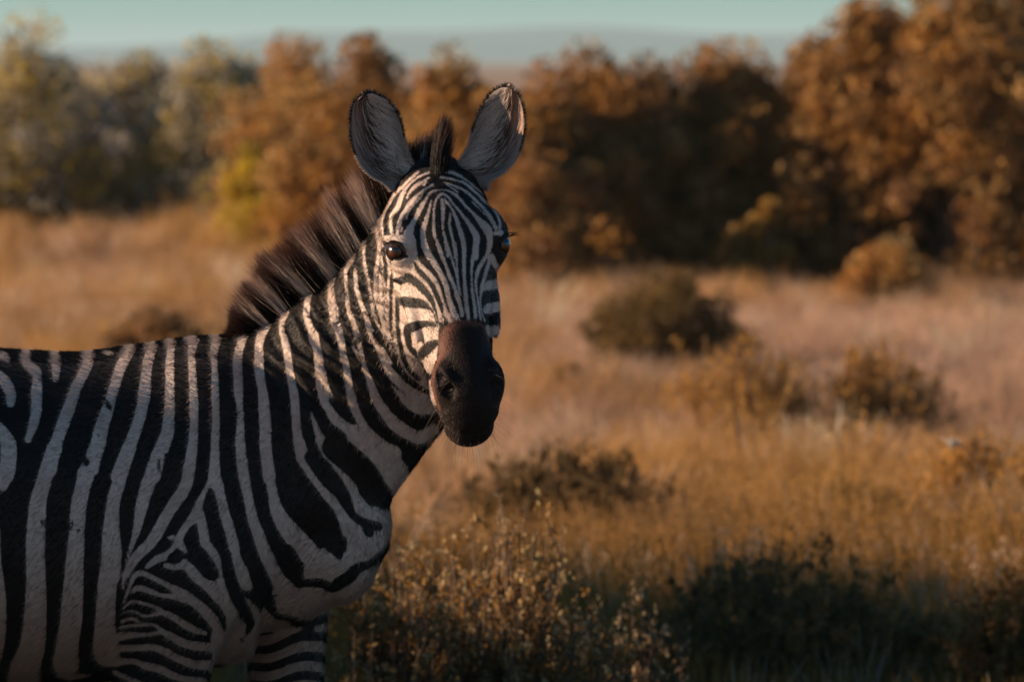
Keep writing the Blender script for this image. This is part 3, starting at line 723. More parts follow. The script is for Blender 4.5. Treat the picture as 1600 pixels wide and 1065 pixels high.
def view_pts(v, pts):
    ox, oy, s = VIEWS[v]
    a = np.array(pts, float)
    a[:, 0] = ox + a[:, 0] * s; a[:, 1] = oy + a[:, 1] * s
    if a.shape[1] == 3: a[:, 2] *= s
    return a
def stroke_field(a, px, py, f, sign):
    c = catmull(a, 4)
    hw = c[:, 2].max() / 2 + 7
    m = np.nonzero((px > c[:, 0].min() - hw) & (px < c[:, 0].max() + hw) & (py > c[:, 1].min() - hw) & (py < c[:, 1].max() + hw))[0]
    if len(m) == 0: return
    x, y = px[m], py[m]
    best = np.full(len(m), -99.0)
    for i in range(len(c) - 1):
        d = c[i + 1] - c[i]
        t = np.clip(((x - c[i, 0]) * d[0] + (y - c[i, 1]) * d[1]) / max(d[0] ** 2 + d[1] ** 2, 1e-6), 0, 1)
        dist = np.hypot(x - c[i, 0] - t * d[0], y - c[i, 1] - t * d[1])
        np.maximum(best, (c[i, 2] + t * d[2]) / 2 - dist, out=best)
    if sign > 0: f[m] = np.maximum(f[m], best)
    else: f[m] = np.minimum(f[m], -best)
def poly_field(a, px, py):
    """signed distance in pixels, positive inside"""
    inside = np.zeros(len(px), bool); best = np.full(len(px), 1e9)
    n = len(a)
    for i in range(n):
        p, q = a[i, :2], a[(i + 1) % n, :2]
        d = q - p
        t = np.clip(((px - p[0]) * d[0] + (py - p[1]) * d[1]) / max(d @ d, 1e-9), 0, 1)
        best = np.minimum(best, np.hypot(px - p[0] - t * d[0], py - p[1] - t * d[1]))
        c = ((p[1] > py) != (q[1] > py)) & (px < d[0] * (py - p[1]) / (d[1] if abs(d[1]) > 1e-9 else 1e-9) + p[0])
        inside ^= c
    return np.where(inside, best, -best)
def paint(strokes, px, py):
    f = np.full(len(px), -8.0)
    for kind, v, pts in strokes:
        a = view_pts(v, pts)
        if kind == 'P': f = np.maximum(f, np.clip(poly_field(a, px, py), -8, 8))
        else: stroke_field(a, px, py, f, 1 if kind == 'W' else -1)
    return np.clip(f, -8, 8)

# ------------------------------------------------------------------ body as one implicit surface
class Tube:
    """a limb or trunk: elliptical sections along a smooth spine"""
    def __init__(self, ctrl, hint, per=8, ex=2.0, cap=None, k=0.04):
        c = catmull([list(r[0]) + list(r[1:]) for r in ctrl], per)
        self.C = c[:, :3]; self.a, self.bd, self.bv = c[:, 3], c[:, 4], c[:, 5]
        self.T = norm(np.gradient(self.C, axis=0))
        h = np.broadcast_to(np.asarray(hint, float), self.C.shape)
        self.D = norm(h - np.sum(h * self.T, 1, keepdims=True) * self.T)
        self.L = np.cross(self.T, self.D)
        self.ex = ex; self.k = k
        self.cap = cap if cap is not None else (self.bd[0], self.bd[-1])
        self.s = np.concatenate([[0], np.cumsum(np.linalg.norm(np.diff(self.C, axis=0), axis=1))])
        self.n = len(c)
        r = max(self.a.max(), self.bd.max(), self.bv.max()) + 0.07
        self.lo = self.C.min(0) - r; self.hi = self.C.max(0) + r
    def local(self, P):
        out = np.empty((len(P), 8), np.float32)
        for i in range(0, len(P), 200000):
            p = P[i:i + 200000]
            d2 = np.sum(self.C ** 2, 1)[None] - 2 * p @ self.C.T
            j = np.argmin(d2, 1)
            t = np.sum((p - self.C[j]) * self.T[j], 1)
            ds = np.gradient(self.s)[j]
            f = np.clip(j + np.clip(t / ds, -1, 1), 0, self.n - 1)
            i0 = np.minimum(f.astype(int), self.n - 2); w = (f - i0)[:, None]
            L = lambda A: A[i0] * (1 - w) + A[i0 + 1] * w
            l1 = lambda A: A[i0] * (1 - w[:, 0]) + A[i0 + 1] * w[:, 0]
            q = p - L(self.C)
            lat = np.sum(q * L(self.L), 1); dor = np.sum(q * L(self.D), 1); ax = np.sum(q * L(self.T), 1)
            a, b = l1(self.a), np.where(dor > 0, l1(self.bd), l1(self.bv))
            cap = np.where(ax < 0, self.cap[0], self.cap[1])
            over = np.where((f <= 0) | (f >= self.n - 1), ax, 0)
            out[i:i + 200000] = np.stack([lat, dor, over, a, b, cap, l1(self.s), np.linalg.norm(q, axis=1)], 1)
        return out
    def __call__(self, P):
        q = self.local(P)
        r = (np.abs(q[:, 0] / q[:, 3]) ** self.ex + np.abs(q[:, 1] / q[:, 4]) ** self.ex) ** (1 / self.ex)
        r = np.sqrt(r ** 2 + (q[:, 2] / q[:, 5]) ** 2)
        m = np.minimum(q[:, 3], q[:, 4])
        return np.where(r > 0.3, q[:, 7] / np.maximum(r, 0.3) * (r - 1), -0.7 * m)
class Blob:
    def __init__(self, c, r, axes=None, k=0.03):
        self.c = np.asarray(c, float); self.r = np.asarray(r, float); self.k = k
        self.A = np.eye(3) if axes is None else np.asarray(axes, float)
        R = self.r.max() + 0.07
        self.lo = self.c - R; self.hi = self.c + R
    def __call__(self, P):
        q = (P - self.c) @ self.A.T
        r = np.linalg.norm(q / self.r, axis=1)
        return np.where(r > 0.3, np.linalg.norm(q, axis=1) / np.maximum(r, 0.3) * (r - 1), -0.7 * self.r.min())
def smin(a, b, k):
    h = np.clip(0.5 + 0.5 * (b - a) / k, 0, 1)
    return b + (a - b) * h - k * h * (1 - h)

YC = 10.0
def yc_px(px): return YC - 0.22 * np.clip((330 - px) / 900, 0, 1.05)      # the rump stands a little nearer than the shoulder
def trunk_row(px, top, bot, a):
    y = yc_px(px)
    t = W(px, top, y); b = W(px, bot, y)
    c = t * 0.48 + b * 0.52
    c[1] = y
    return (c, a, np.linalg.norm(t - c), np.linalg.norm(b - c))
TRUNK = Tube([trunk_row(*r) for r in [(-585, 690, 860, .10), (-540, 610, 920, .19), (-430, 552, 975, .245), (-300, 532, 1005, .265), (-150, 536, 1040, .275),
    (0, 547, 1062, .28), (130, 552, 1060, .275), (250, 538, 1043, .25), (350, 527, 1034, .215), (440, 560, 1012, .185), (508, 640, 985, .15), (552, 740, 915, .10)]],
    (0, 0, 1), ex=2.15, cap=(0.05, 0.03), k=0.05)
def neck_row(crest, ventral, Y, a, yd=0.0):
    t = W(*crest, Y + yd); b = W(*ventral, Y)
    c = t * 0.5 + b * 0.5
    return (c, a, np.linalg.norm(t - c), np.linalg.norm(b - c))
NECK = Tube([neck_row((330, 560), (535, 905), 10.0, .17), neck_row((392, 521), (550, 835), 10.0, .165), neck_row((470, 467), (606, 752), 9.98, .135), neck_row((527, 413), (684, 655), 9.95, .112),
    neck_row((575, 368), (700, 560), 9.91, .10), neck_row((622, 315), (705, 460), 9.87, .09), neck_row((655, 290), (705, 400), 9.84, .075)],
    W(400, 500, 0.0 + 10) - W(560, 720, 10), ex=2.05, cap=(0.06, 0.05), k=0.05)
def leg(rows, k=0.04):
    return Tube([(W(px, py, Y), a, b, b) for px, py, Y, a, b in rows], (1, 0, 0), ex=2.0, cap=(0.06, 0.02), k=k)
LEG_FN = leg([(335, 770, 9.86, .085, .15), (300, 880, 9.82, .09, .118), (266, 985, 9.82, .072, .09), (252, 1090, 9.84, .058, .072), (247, 1215, 9.86, .045, .052), (250, 1310, 9.87, .047, .051),
    (248, 1390, 9.87, .033, .035), (247, 1520, 9.87, .029, .032), (250, 1580, 9.87, .036, .040), (262, 1630, 9.87, .032, .037), (272, 1662, 9.87, .046, .052)])
LEG_FF = leg([(420, 850, 10.12, .08, .13), (437, 930, 10.15, .075, .092), (446, 1010, 10.15, .066, .070), (447, 1100, 10.14, .056, .062), (448, 1215, 10.13, .044, .050), (452, 1310, 10.13, .047, .051),
    (449, 1390, 10.13, .033, .035), (447, 1510, 10.13, .029, .032), (449, 1565, 10.13, .036, .040), (460, 1612, 10.13, .032, .037), (470, 1642, 10.13, .046, .052)])
LEG_HN = leg([(-430, 730, 9.65, .12, .19), (-410, 880, 9.63, .105, .165), (-430, 1010, 9.64, .075, .115), (-470, 1140, 9.67, .052, .072), (-515, 1250, 9.68, .042, .058), (-512, 1310, 9.68, .036, .044),
    (-505, 1420, 9.68, .030, .034), (-500, 1540, 9.68, .030, .033), (-497, 1585, 9.68, .036, .040), (-485, 1632, 9.68, .032, .037), (-475, 1662, 9.68, .046, .052)], 0.06)
LEG_HF = leg([(-430, 730, 9.97, .12, .19), (-380, 880, 9.99, .105, .165), (-360, 1000, 9.98, .075, .115), (-370, 1130, 9.95, .052, .072), (-405, 1235, 9.94, .042, .058), (-402, 1300, 9.94, .036, .044),
    (-395, 1410, 9.94, .030, .034), (-390, 1520, 9.94, .030, .033), (-387, 1565, 9.94, .036, .040), (-375, 1612, 9.94, .032, .037), (-365, 1642, 9.94, .046, .052)], 0.06)
# head frame: s runs from poll to lips, u across the face (towards the right of the photo), v out of the face
H0 = W(688, 262, 9.80)
HL = norm(W(757, 697, 9.80) - H0 + np.array([0, -0.20, 0]))
_h = np.array([math.sin(math.radians(14)), -math.cos(math.radians(14)), 0])
HF = norm(_h - (_h @ HL) * HL)
HU = np.cross(HL, HF); HU = HU if HU[0] > 0 else -HU
HA = np.stack([HU, HL, HF])
def head_pt(s, u, v): return H0 + HL * s + HU * u + HF * v
HS = 0.915 * np.array([-.012, .008, .04, .09, .15, .21, .28, .35, .41, .45, .475, .49])
HW = np.array([.050, .068, .083, .093, .095, .083, .068, .0555, .050, .049, .044, .032])
HT = np.array([-.02, .000, .010, .013, .011, .005, .001, -.001, -.004, -.012, -.024, -.040])
HD = np.array([.08, .13, .185, .225, .238, .232, .212, .168, .122, .098, .078, .045])
class Head:
    k = 0.03
    lo = np.minimum(head_pt(-.05, -.15, -.28), head_pt(.56, .15, .05)) - 0.14
    hi = np.maximum(head_pt(-.05, -.15, -.28), head_pt(.56, .15, .05)) + 0.14
    def __call__(self, P):
        q = (P - H0) @ HA.T
        u, s, v = q[:, 0], q[:, 1], q[:, 2]
        sc = np.clip(s, HS[0], HS[-1])
        w, top, dep = np.interp(sc, HS, HW), np.interp(sc, HS, HT), np.interp(sc, HS, HD)
        cv = top - dep * 0.40
        dv = v - cv
        b = np.where(dv > 0, dep * 0.40, dep * 0.60)
        ex = np.interp(s, [.25, .33], [2.35, 2.02])
        r = (np.abs(u / w) ** ex + np.abs(dv / b) ** ex) ** (1 / ex)
        over = np.where(s > HS[-1], (s - HS[-1]) / .02, np.where(s < HS[0], (s - HS[0]) / .03, 0))
        r = np.sqrt(r ** 2 + over ** 2)
        L = np.sqrt(u ** 2 + dv ** 2 + np.where(over != 0, (s - sc) ** 2, 0))
        return np.where(r > 0.3, L / np.maximum(r, .3) * (r - 1), -0.7 * np.minimum(w, b))
HEAD = Head()
def hb(s, u, v, r, k=0.02):
    return Blob(head_pt(s * 0.915, u, v), (r[0], r[1] * 0.93, r[2]), HA, k)
head_parts = [HEAD]
for sg in (-1, 1):
    head_parts += [hb(.205, sg * .058, -.150, (.030, .085, .070), .03),        # jowl
                   hb(.140, sg * .083, -.040, (.026, .040, .036), .025),        # orbit
                   hb(.118, sg * .078, -.022, (.022, .034, .022), .02),         # brow
                   hb(.415, sg * .043, -.036, (.020, .036, .032), .016),        # nostril wing
                   hb(.245, sg * .070, -.062, (.012, .075, .012), .02)]         # facial crest
head_parts += [hb(.435, 0, -.058, (.051, .050, .050), .025), hb(.474, 0, -.058, (.043, .030, .034), .018)]
CHIN = hb(.478, .006, -.096, (.0425, .040, .040), .008)
JAWBAR = hb(.40, 0, -.100, (.032, .11, .026), .02)
head_parts += [JAWBAR, CHIN]
body_parts = [TRUNK, NECK, LEG_FN, LEG_FF, LEG_HN, LEG_HF,
    Blob(W(330, 760, 9.86), (.12, .085, .20), None, .07), Blob(W(528, 860, 9.98), (.070, .12, .092), None, .05),
    Blob(W(-330, 700, 9.67), (.18, .10, .20), None, .08), Blob(W(-330, 700, 9.97), (.18, .10, .20), None, .08), Blob(W(330, 760, 10.14), (.12, .085, .20), None, .07)]
def group_field(parts, P):
    F = np.full(len(P), 0.6, np.float32)
    for p in parts:
        m = np.nonzero(np.all((P > p.lo) & (P < p.hi), axis=1))[0]
        if len(m): F[m] = smin(F[m], p(P[m]).astype(np.float32), p.k)
    return F
CARVE = []
def bump(x, lo, hi, soft):
    return 1 / (1 + np.exp(-(x - lo) / soft)) * 1 / (1 + np.exp((x - hi) / soft))
def wrinkles(P):
    """skin folds across the inner bend of the neck and a soft jugular groove"""
    out = np.zeros(len(P), np.float32)
    m = np.nonzero(np.all((P > NECK.lo) & (P < NECK.hi), axis=1))[0]
    if len(m) == 0: return out
    q = NECK.local(P[m])
    px, py = pix(P[m])
    s, l, d, b = q[:, 6], q[:, 0], q[:, 1], q[:, 4]
    side = np.abs(l) / q[:, 3]
    hh = d / b
    ph = s + 0.02 * hh + 0.006 * np.sin(9 * hh + 40 * s)
    w = np.exp(-((hh - 0.35) / 0.55) ** 2) * np.clip((side - 0.15) * 2, 0, 1) * bump(s, 0.17, 0.52, 0.035)
    out[m] = w * (0.0065 * np.sin(2 * np.pi * ph / 0.030) + 0.0018 * np.sin(2 * np.pi * ph / 0.0131 + 1.3))
    return out
def field(P, fine=True):
    P = np.asarray(P, float)
    F = smin(group_field(body_parts, P), group_field(head_parts, P), 0.028)
    if fine:
        F = F - wrinkles(P)
        for c in CARVE:
            m = np.nonzero(np.all((P > c.lo) & (P < c.hi), axis=1))[0]
            if len(m): F[m] = -smin(-F[m], c(P[m]).astype(np.float32), c.k)
    return F
def march(px, py, y0=9.2, y1=10.2):
    Y = np.arange(y0, y1, 0.001)
    P = W(np.full(len(Y), px), np.full(len(Y), py), Y)
    f = field(P)
    i = np.nonzero(f < 0)[0]
    return P[i[0]] if len(i) else None
def grad(P, e=0.0015, f0=None):
    f0 = field(P) if f0 is None else f0
    return np.stack([field(P + np.eye(3)[i] * e) - f0 for i in range(3)], 1) / e
def mirror_head(p):
    q = (p - H0) @ HA.T
    return H0 + (q * np.array([-1, 1, 1])) @ HA
MIRROR = np.outer([1, 1, 1], [1, 1, 1]) * 0 + (np.eye(3) - 2 * np.outer(HU, HU))

# eyes and nostrils: found on the surface where the photograph shows them, mirrored to the other side
EYES = []
hit = march(617, 391)
nrm = norm(grad(hit[None])[0])
gaze = norm(nrm + 0.25 * HF)
EYE_R = 0.0205
ec = hit - gaze * 0.0150
ax1 = norm(np.array([math.cos(math.radians(30)), 0, -math.sin(math.radians(30))]) - gaze * gaze[0])
ax1 = norm(ax1 - gaze * (ax1 @ gaze))
ax2 = np.cross(gaze, ax1)
for M in (np.eye(3), MIRROR):
    c = ec if M is not MIRROR else mirror_head(ec)
    g, a1, a2 = M @ gaze, M @ ax1, M @ ax2
    EYES.append((c, g, a1, a2))
nh = march(692, 598)
nn = norm(grad(nh[None])[0])
for (c, g, a1, a2) in EYES:
    CARVE.append(Blob(c + g * 0.014, (.0148, .0100, .022), np.stack([a1, a2, g]), 0.005))
nd = norm(HL * 0.93 + HU * 0.30 - nn * 0.1); nd = norm(nd - nn * (nd @ nn)); ne = np.cross(nn, nd)
for M in (np.eye(3), MIRROR):
    c = nh if M is not MIRROR else mirror_head(nh)
    CARVE.append(Blob(c, (.028, .0065, .020), np.stack([M @ nd, M @ ne, M @ nn]), 0.012))
    CARVE.append(Blob(c + M @ (nd * .016 - ne * 0), (.012, .0095, .018), np.stack([M @ nd, M @ ne, M @ nn]), 0.012))
def surface_nets(lo, hi, h):
    n = np.ceil((hi - lo) / h).astype(int) + 1
    xs = [lo[i] + h * np.arange(n[i]) for i in range(3)]
    F = np.full(n, 0.6, np.float32); G = np.full(n, 0.6, np.float32)
    for parts, A in ((body_parts, F), (head_parts, G)):
        for p in parts:
            i0 = [max(0, int((p.lo[a] - lo[a]) / h)) for a in range(3)]
            i1 = [min(n[a], int((p.hi[a] - lo[a]) / h) + 2) for a in range(3)]
            if any(i1[a] <= i0[a] for a in range(3)): continue
            X = np.stack(np.meshgrid(*[xs[a][i0[a]:i1[a]] for a in range(3)], indexing='ij'), -1)
            sl = tuple(slice(i0[a], i1[a]) for a in range(3))
            A[sl] = smin(A[sl], p(X.reshape(-1, 3)).reshape(X.shape[:3]).astype(np.float32), p.k)
    F = smin(F, G, 0.028)
    S = F < 0
    m = [np.s_[:-1], np.s_[1:]]
    cnt = sum(S[m[i], m[j], m[k]].astype(np.int8) for i in (0, 1) for j in (0, 1) for k in (0, 1))
    cell = (cnt > 0) & (cnt < 8)
    ids = -np.ones(cell.shape, np.int64)
    I = np.argwhere(cell)
    ids[cell] = np.arange(len(I))
    acc = np.zeros((len(I), 3)); num = np.zeros(len(I))
    for axis in range(3):
        o = [a for a in range(3) if a != axis]
        for da in (0, 1):
            for db in (0, 1):
                p = I.copy(); p[:, o[0]] += da; p[:, o[1]] += db
                q = p.copy(); q[:, axis] += 1
                fa, fb = F[tuple(p.T)], F[tuple(q.T)]
                c = (fa < 0) != (fb < 0)
                t = np.where(c, fa / np.where(c, fa - fb, 1), 0)
                pt = p.astype(float); pt[:, axis] += t
                acc[c] += pt[c]; num[c] += 1
    V = lo + h * acc / num[:, None]
    faces = []
    for axis in range(3):
        o = [(axis + 1) % 3, (axis + 2) % 3]
        sl0 = [np.s_[1:-1]] * 3; sl1 = [np.s_[1:-1]] * 3
        sl0[axis] = np.s_[:-1]; sl1[axis] = np.s_[1:]
        a, b = S[tuple(sl0)], S[tuple(sl1)]
        for flip in (False, True):
            E = np.argwhere((a & ~b) if not flip else (~a & b))
            if len(E) == 0: continue
            E[:, o[0]] += 1; E[:, o[1]] += 1
            def cid(d0, d1):
                e = E.copy(); e[:, o[0]] += d0; e[:, o[1]] += d1
                return ids[tuple(e.T)]
            q = np.stack([cid(-1, -1), cid(0, -1), cid(0, 0), cid(-1, 0)], 1)
            faces.append(q[:, ::-1] if flip else q)
    return V, np.concatenate(faces)
def project(P, it=3, maxstep=0.004):
    for _ in range(it):
        f = field(P); g = grad(P, f0=f)
        st = f / np.maximum(np.sum(g * g, 1), 0.15)
        st = np.clip(st, -maxstep, maxstep)
        P = P - g * st[:, None]
    return P

zlo = np.minimum.reduce([p.lo for p in body_parts + head_parts]); zhi = np.maximum.reduce([p.hi for p in body_parts + head_parts])
V0, F0 = surface_nets(zlo, zhi, 0.0085)
bm = bmesh.new()
tmp = np_mesh('tmp', V0, F0); bm.from_mesh(tmp); bpy.data.meshes.remove(tmp)
def co(bm):
    return np.array([v.co for v in bm.verts], float)
def refine(sel):
    bm.verts.ensure_lookup_table(); bm.verts.index_update()
    es = [e for e in bm.edges if sel[e.verts[0].index] and sel[e.verts[1].index]]
    bmesh.ops.subdivide_edges(bm, edges=es, cuts=1, use_grid_fill=True)
    bm.verts.ensure_lookup_table()
P = project(co(bm), 2)
for v, p in zip(bm.verts, P): v.co = p
px, py = pix(P)
facing = np.sum(grad(P) * norm(P - CAM), 1) < 0.35
refine((px > -60) & facing & (py < 1120))
P = project(co(bm), 2)
for v, p in zip(bm.verts, P): v.co = p
hd = group_field(head_parts, P); bd_ = group_field(body_parts, P)
facing = np.sum(grad(P) * norm(P - CAM), 1) < 0.30
refine((hd < 0.008) & facing)
P = project(co(bm), 3, 0.003)
for v, p in zip(bm.verts, P): v.co = p
bmesh.ops.recalc_face_normals(bm, faces=bm.faces)
bm.normal_update()
bodymesh = bpy.data.meshes.new('body')
bm.to_mesh(bodymesh); bm.free()
bodymesh.polygons.foreach_set('use_smooth', np.ones(len(bodymesh.polygons), bool))

# ------------------------------------------------------------------ coat pattern on the surface
N = len(bodymesh.vertices)
P = np.empty(N * 3, np.float32); bodymesh.vertices.foreach_get('co', P); P = P.reshape(-1, 3).astype(float)
NR = np.empty(N * 3, np.float32); bodymesh.vertex_normals.foreach_get('vector', NR); NR = NR.reshape(-1, 3).astype(float)
hd = group_field(head_parts, P); bdv = group_field(body_parts, P)
is_head = hd < bdv
def pattern(P, NR, is_head):
    Q = P.copy()
    q = (P - H0) @ HA.T
    view = norm(P - CAM)
    away = np.sum(NR * view, 1) > -0.08
    mh = is_head & (q[:, 0] > 0.0) & away
    qm = q * np.array([-1, 1, 1]); Q[mh] = H0 + qm[mh] @ HA
    # far side of the body repeats the near side
    nl = NECK.local(P)
    dn, dt = NECK(P), TRUNK(P)
    neck = (~is_head) & (dn < dt)
    Lm = NECK.L.mean(0); sgn = 1 if Lm[1] > 0 else -1
    far = neck & (nl[:, 0] * sgn > 0) & away
    j = np.clip(np.searchsorted(NECK.s, nl[:, 6]), 0, NECK.n - 1)
    Q[far] = P[far] - 2 * nl[far, 0][:, None] * NECK.L[j[far]]
    ycen = yc_px(pix(P)[0])
    ft = (~is_head) & ~neck & (P[:, 1] > ycen) & away
    Q[ft, 1] = (2 * ycen - Q[:, 1])[ft]
    px, py = pix(Q)
    f = np.where(is_head, -8.0, -8.0)
    f[is_head] = paint(FACE, px[is_head], py[is_head])
    b = ~is_head
    f[b] = paint(BODY, px[b], py[b])
    # throat and jaw: the fine stripes run on over the seam between head and neck
    band = [('B', 10, [(520,200,60),(600,300,50),(680,430,50),(740,530,50),(820,590,50),(910,640,40)])]
    edge = (px > 560) & (px < 690) & (py > 330) & (py < 640) & (b | ((q[:, 2] < -0.10) & (px < 655)))
    f[edge] = paint(BODY + FACE + band, px[edge], py[edge])
    # beyond the left edge of the photograph the stripes swing back over the rump
    off = b & (px < -4)
    ang = np.clip((-px - 100) / 350, 0, 1) * 0.9
    ph = (px * np.cos(ang) + (py - 560) * np.sin(ang) * 0.9 + 12 * np.sin(py / 70) + 14) / (88 + 30 * ang)
    f[off] = ((np.sin(2 * np.pi * ph) + 0.15) * 16)[off]
    # legs below the photograph and the far legs: rings
    for lg, lim in ((LEG_FN, 1085), (LEG_FF, 0), (LEG_HN, 1000), (LEG_HF, 1000)):
        m = b & (lg(P) < 0.012) & (pix(P)[1] > lim) & ((TRUNK(P) > 0.01) | (pix(P)[1] > 1060))
        if lg is LEG_FF: m &= (pix(P)[1] > 985) & (TRUNK(P) > 0.02)
        ql = lg.local(P[m])
        ph = ql[:, 6] * (26 + 14 * np.clip(ql[:, 6], 0, 1)) + 0.15 * np.sin(ql[:, 1] * 60) + ql[:, 1] * 5
        f[m] = np.clip((np.sin(2 * np.pi * ph * 0.9) + 0.05) * 14, -8, 8)
        hf = lg.s[-1] - ql[:, 6]
        f[np.nonzero(m)[0][hf < 0.055]] = -8
    ppx, ppy = pix(P)
    mz = np.where(is_head, poly_field(view_pts(*MUZZLE), ppx, ppy), -60)
    mz = np.where(is_head & (q[:, 1] > .46) & away, 30, mz)
    mzm = poly_field(view_pts(*MUZZLE), px, py)
    mz = np.where(mh, np.where(q[:, 1] > 0.37, 20, mzm), mz)
    ss = lambda x, a, c: np.clip((x - a) / (c - a), 0, 1) ** 2 * (3 - 2 * np.clip((x - a) / (c - a), 0, 1))
    quick = 1 + 5 * ss(ppy, 545, 590) + 1.3 * ss(ppx, 700, 735) + 6 * ss(ppx, 738, 765)           # the russet edge shows only high on one side of the nose
    mz = np.where(mz > 0, mz * quick, mz)
    mz = np.where(mz > -2.5, mz + 9 * ss(ppy, 555, 590), mz)
    mz = np.clip(mz, -20, 40)
    eye = np.full(len(P), 1.0)
    for (c, g, a1, a2) in EYES:
        d = P - c
        r = np.sqrt((d @ a1 / 0.0195) ** 2 + ((d @ a2) / 0.0150) ** 2)
        eye = np.minimum(eye, np.where(is_head & (np.abs(d @ g) < .04), r - 1, 1.0))
    f = np.where(eye < 0.35, np.minimum(f, (eye - 0.05) * 40), f)
    return np.clip(f, -8, 8), mz, np.clip(eye, -1, 1)
stripe, muz, eyem = pattern(P, NR, is_head)
def put(me, name, a):
    at = me.attributes.new(name, 'FLOAT', 'POINT'); at.data.foreach_set('value', np.asarray(a, np.float32))
put(bodymesh, 'stripe', stripe); put(bodymesh, 'muzzle', muz); put(bodymesh, 'eyerim', eyem)

def coat_material():
    m, nt, b = material('zebra coat')
    tc = nt.nodes.new('ShaderNodeTexCoord').outputs['Object']
    st = attr(nt, 'stripe').outputs['Fac']; mz = attr(nt, 'muzzle').outputs['Fac']; ey = attr(nt, 'eyerim').outputs['Fac']
    fz = math_node(nt, 'MULTIPLY', math_node(nt, 'SUBTRACT', noise(nt, 260, 3, 0.65, tc), 0.5), 5.5)
    fz2 = math_node(nt, 'MULTIPLY', math_node(nt, 'SUBTRACT', noise(nt, 60, 2, 0.5, tc), 0.5), 2.4)
    s = math_node(nt, 'ADD', math_node(nt, 'ADD', st, fz), fz2)
    w = ramp01(nt, s, -1.5, 1.5)
    n1 = noise(nt, 14, 4, 0.6, tc); n2 = noise(nt, 150, 3, 0.7, tc)
    white = mix_col(nt, ramp01(nt, n1, 0.42, 0.75), (0.60, 0.475, 0.405), (0.46, 0.335, 0.265))
    white = mix_col(nt, math_node(nt, 'MULTIPLY', ramp01(nt, n2, 0.45, 0.85), 0.6), white, (0.40, 0.33, 0.29))
    sep = nt.nodes.new('ShaderNodeSeparateXYZ'); nt.links.new(tc, sep.inputs[0])
    low = math_node(nt, 'MULTIPLY', ramp01(nt, math_node(nt, 'ADD', sep.outputs[2], math_node(nt, 'MULTIPLY', n1, 0.15)), 1.10, 0.82), 0.75)
    white = mix_col(nt, low, white, (0.26, 0.14, 0.09))      # red dust on belly and chest
    black = mix_col(nt, n2, (0.007, 0.006, 0.0058), (0.016, 0.0115, 0.0095))
    black = mix_col(nt, ramp01(nt, n1, 0.45, 0.8), black, (0.026, 0.015, 0.010))
    c = mix_col(nt, w, black, white)
    mzn = math_node(nt, 'ADD', mz, math_node(nt, 'MULTIPLY', math_node(nt, 'SUBTRACT', noise(nt, 70, 4, 0.65, tc), 0.5), 15))
    c = mix_col(nt, ramp01(nt, mzn, -3.5, 3.0), c, (0.135, 0.052, 0.034))
    c = mix_col(nt, ramp01(nt, mzn, 2.0, 34.0), c, (0.013, 0.0070, 0.0058))
    c = mix_col(nt, ramp01(nt, ey, 0.12, -0.05), c, (0.012, 0.008, 0.007))
    nt.links.new(c, b.inputs['Base Color'])
    b.inputs['Roughness'].default_value = 0.62
    sp_ = nt.nodes.new('ShaderNodeMapRange'); nt.links.new(mz, sp_.inputs[0]); sp_.inputs[1].default_value = 0; sp_.inputs[2].default_value = 12; sp_.inputs[3].default_value = 0.24; sp_.inputs[4].default_value = 0.15
    nt.links.new(sp_.outputs[0], b.inputs['Specular IOR Level'])
    b.inputs['Sheen Weight'].default_value = 0.04
    b.inputs['Sheen Roughness'].default_value = 0.45
    mp = nt.nodes.new('ShaderNodeMapping'); nt.links.new(tc, mp.inputs[0]); mp.inputs['Scale'].default_value = (1, 1, 0.45)
    h = noise(nt, 420, 3, 0.7, mp.outputs[0])
    h2 = noise(nt, 45, 3, 0.6, tc)
    vo = nt.nodes.new('ShaderNodeTexVoronoi'); vo.inputs['Scale'].default_value = 330; nt.links.new(tc, vo.inputs['Vector'])
    skin = math_node(nt, 'MULTIPLY', math_node(nt, 'MULTIPLY', vo.outputs['Distance'], ramp01(nt, mz, 3.0, 14.0)), 2.5)     # pebbled nose skin
    hh = math_node(nt, 'ADD', math_node(nt, 'ADD', h, math_node(nt, 'MULTIPLY', h2, 2.0)), skin)
    bp = nt.nodes.new('ShaderNodeBump'); bp.inputs['Strength'].default_value = 0.22; bp.inputs['Distance'].default_value = 0.004
    nt.links.new(hh, bp.inputs['Height']); nt.links.new(bp.outputs[0], b.inputs['Normal'])
    return m
COAT = coat_material()
bodymesh.materials.append(COAT)
zebra = empty('zebra', (0, 0, 0))
zebra.location = (float(W(100, 700, YC)[0]), YC, 0)
tag(zebra, 'black and white striped zebra standing in dry grass, head turned to look out', 'zebra')
ZL = np.array(zebra.location)
def zpart(name, me, parent=None):
    o = link(name, me, parent if parent is not None else zebra)
    return o
bodymesh.transform(Matrix.Translation((-ZL).tolist()))
body = zpart('body', bodymesh)

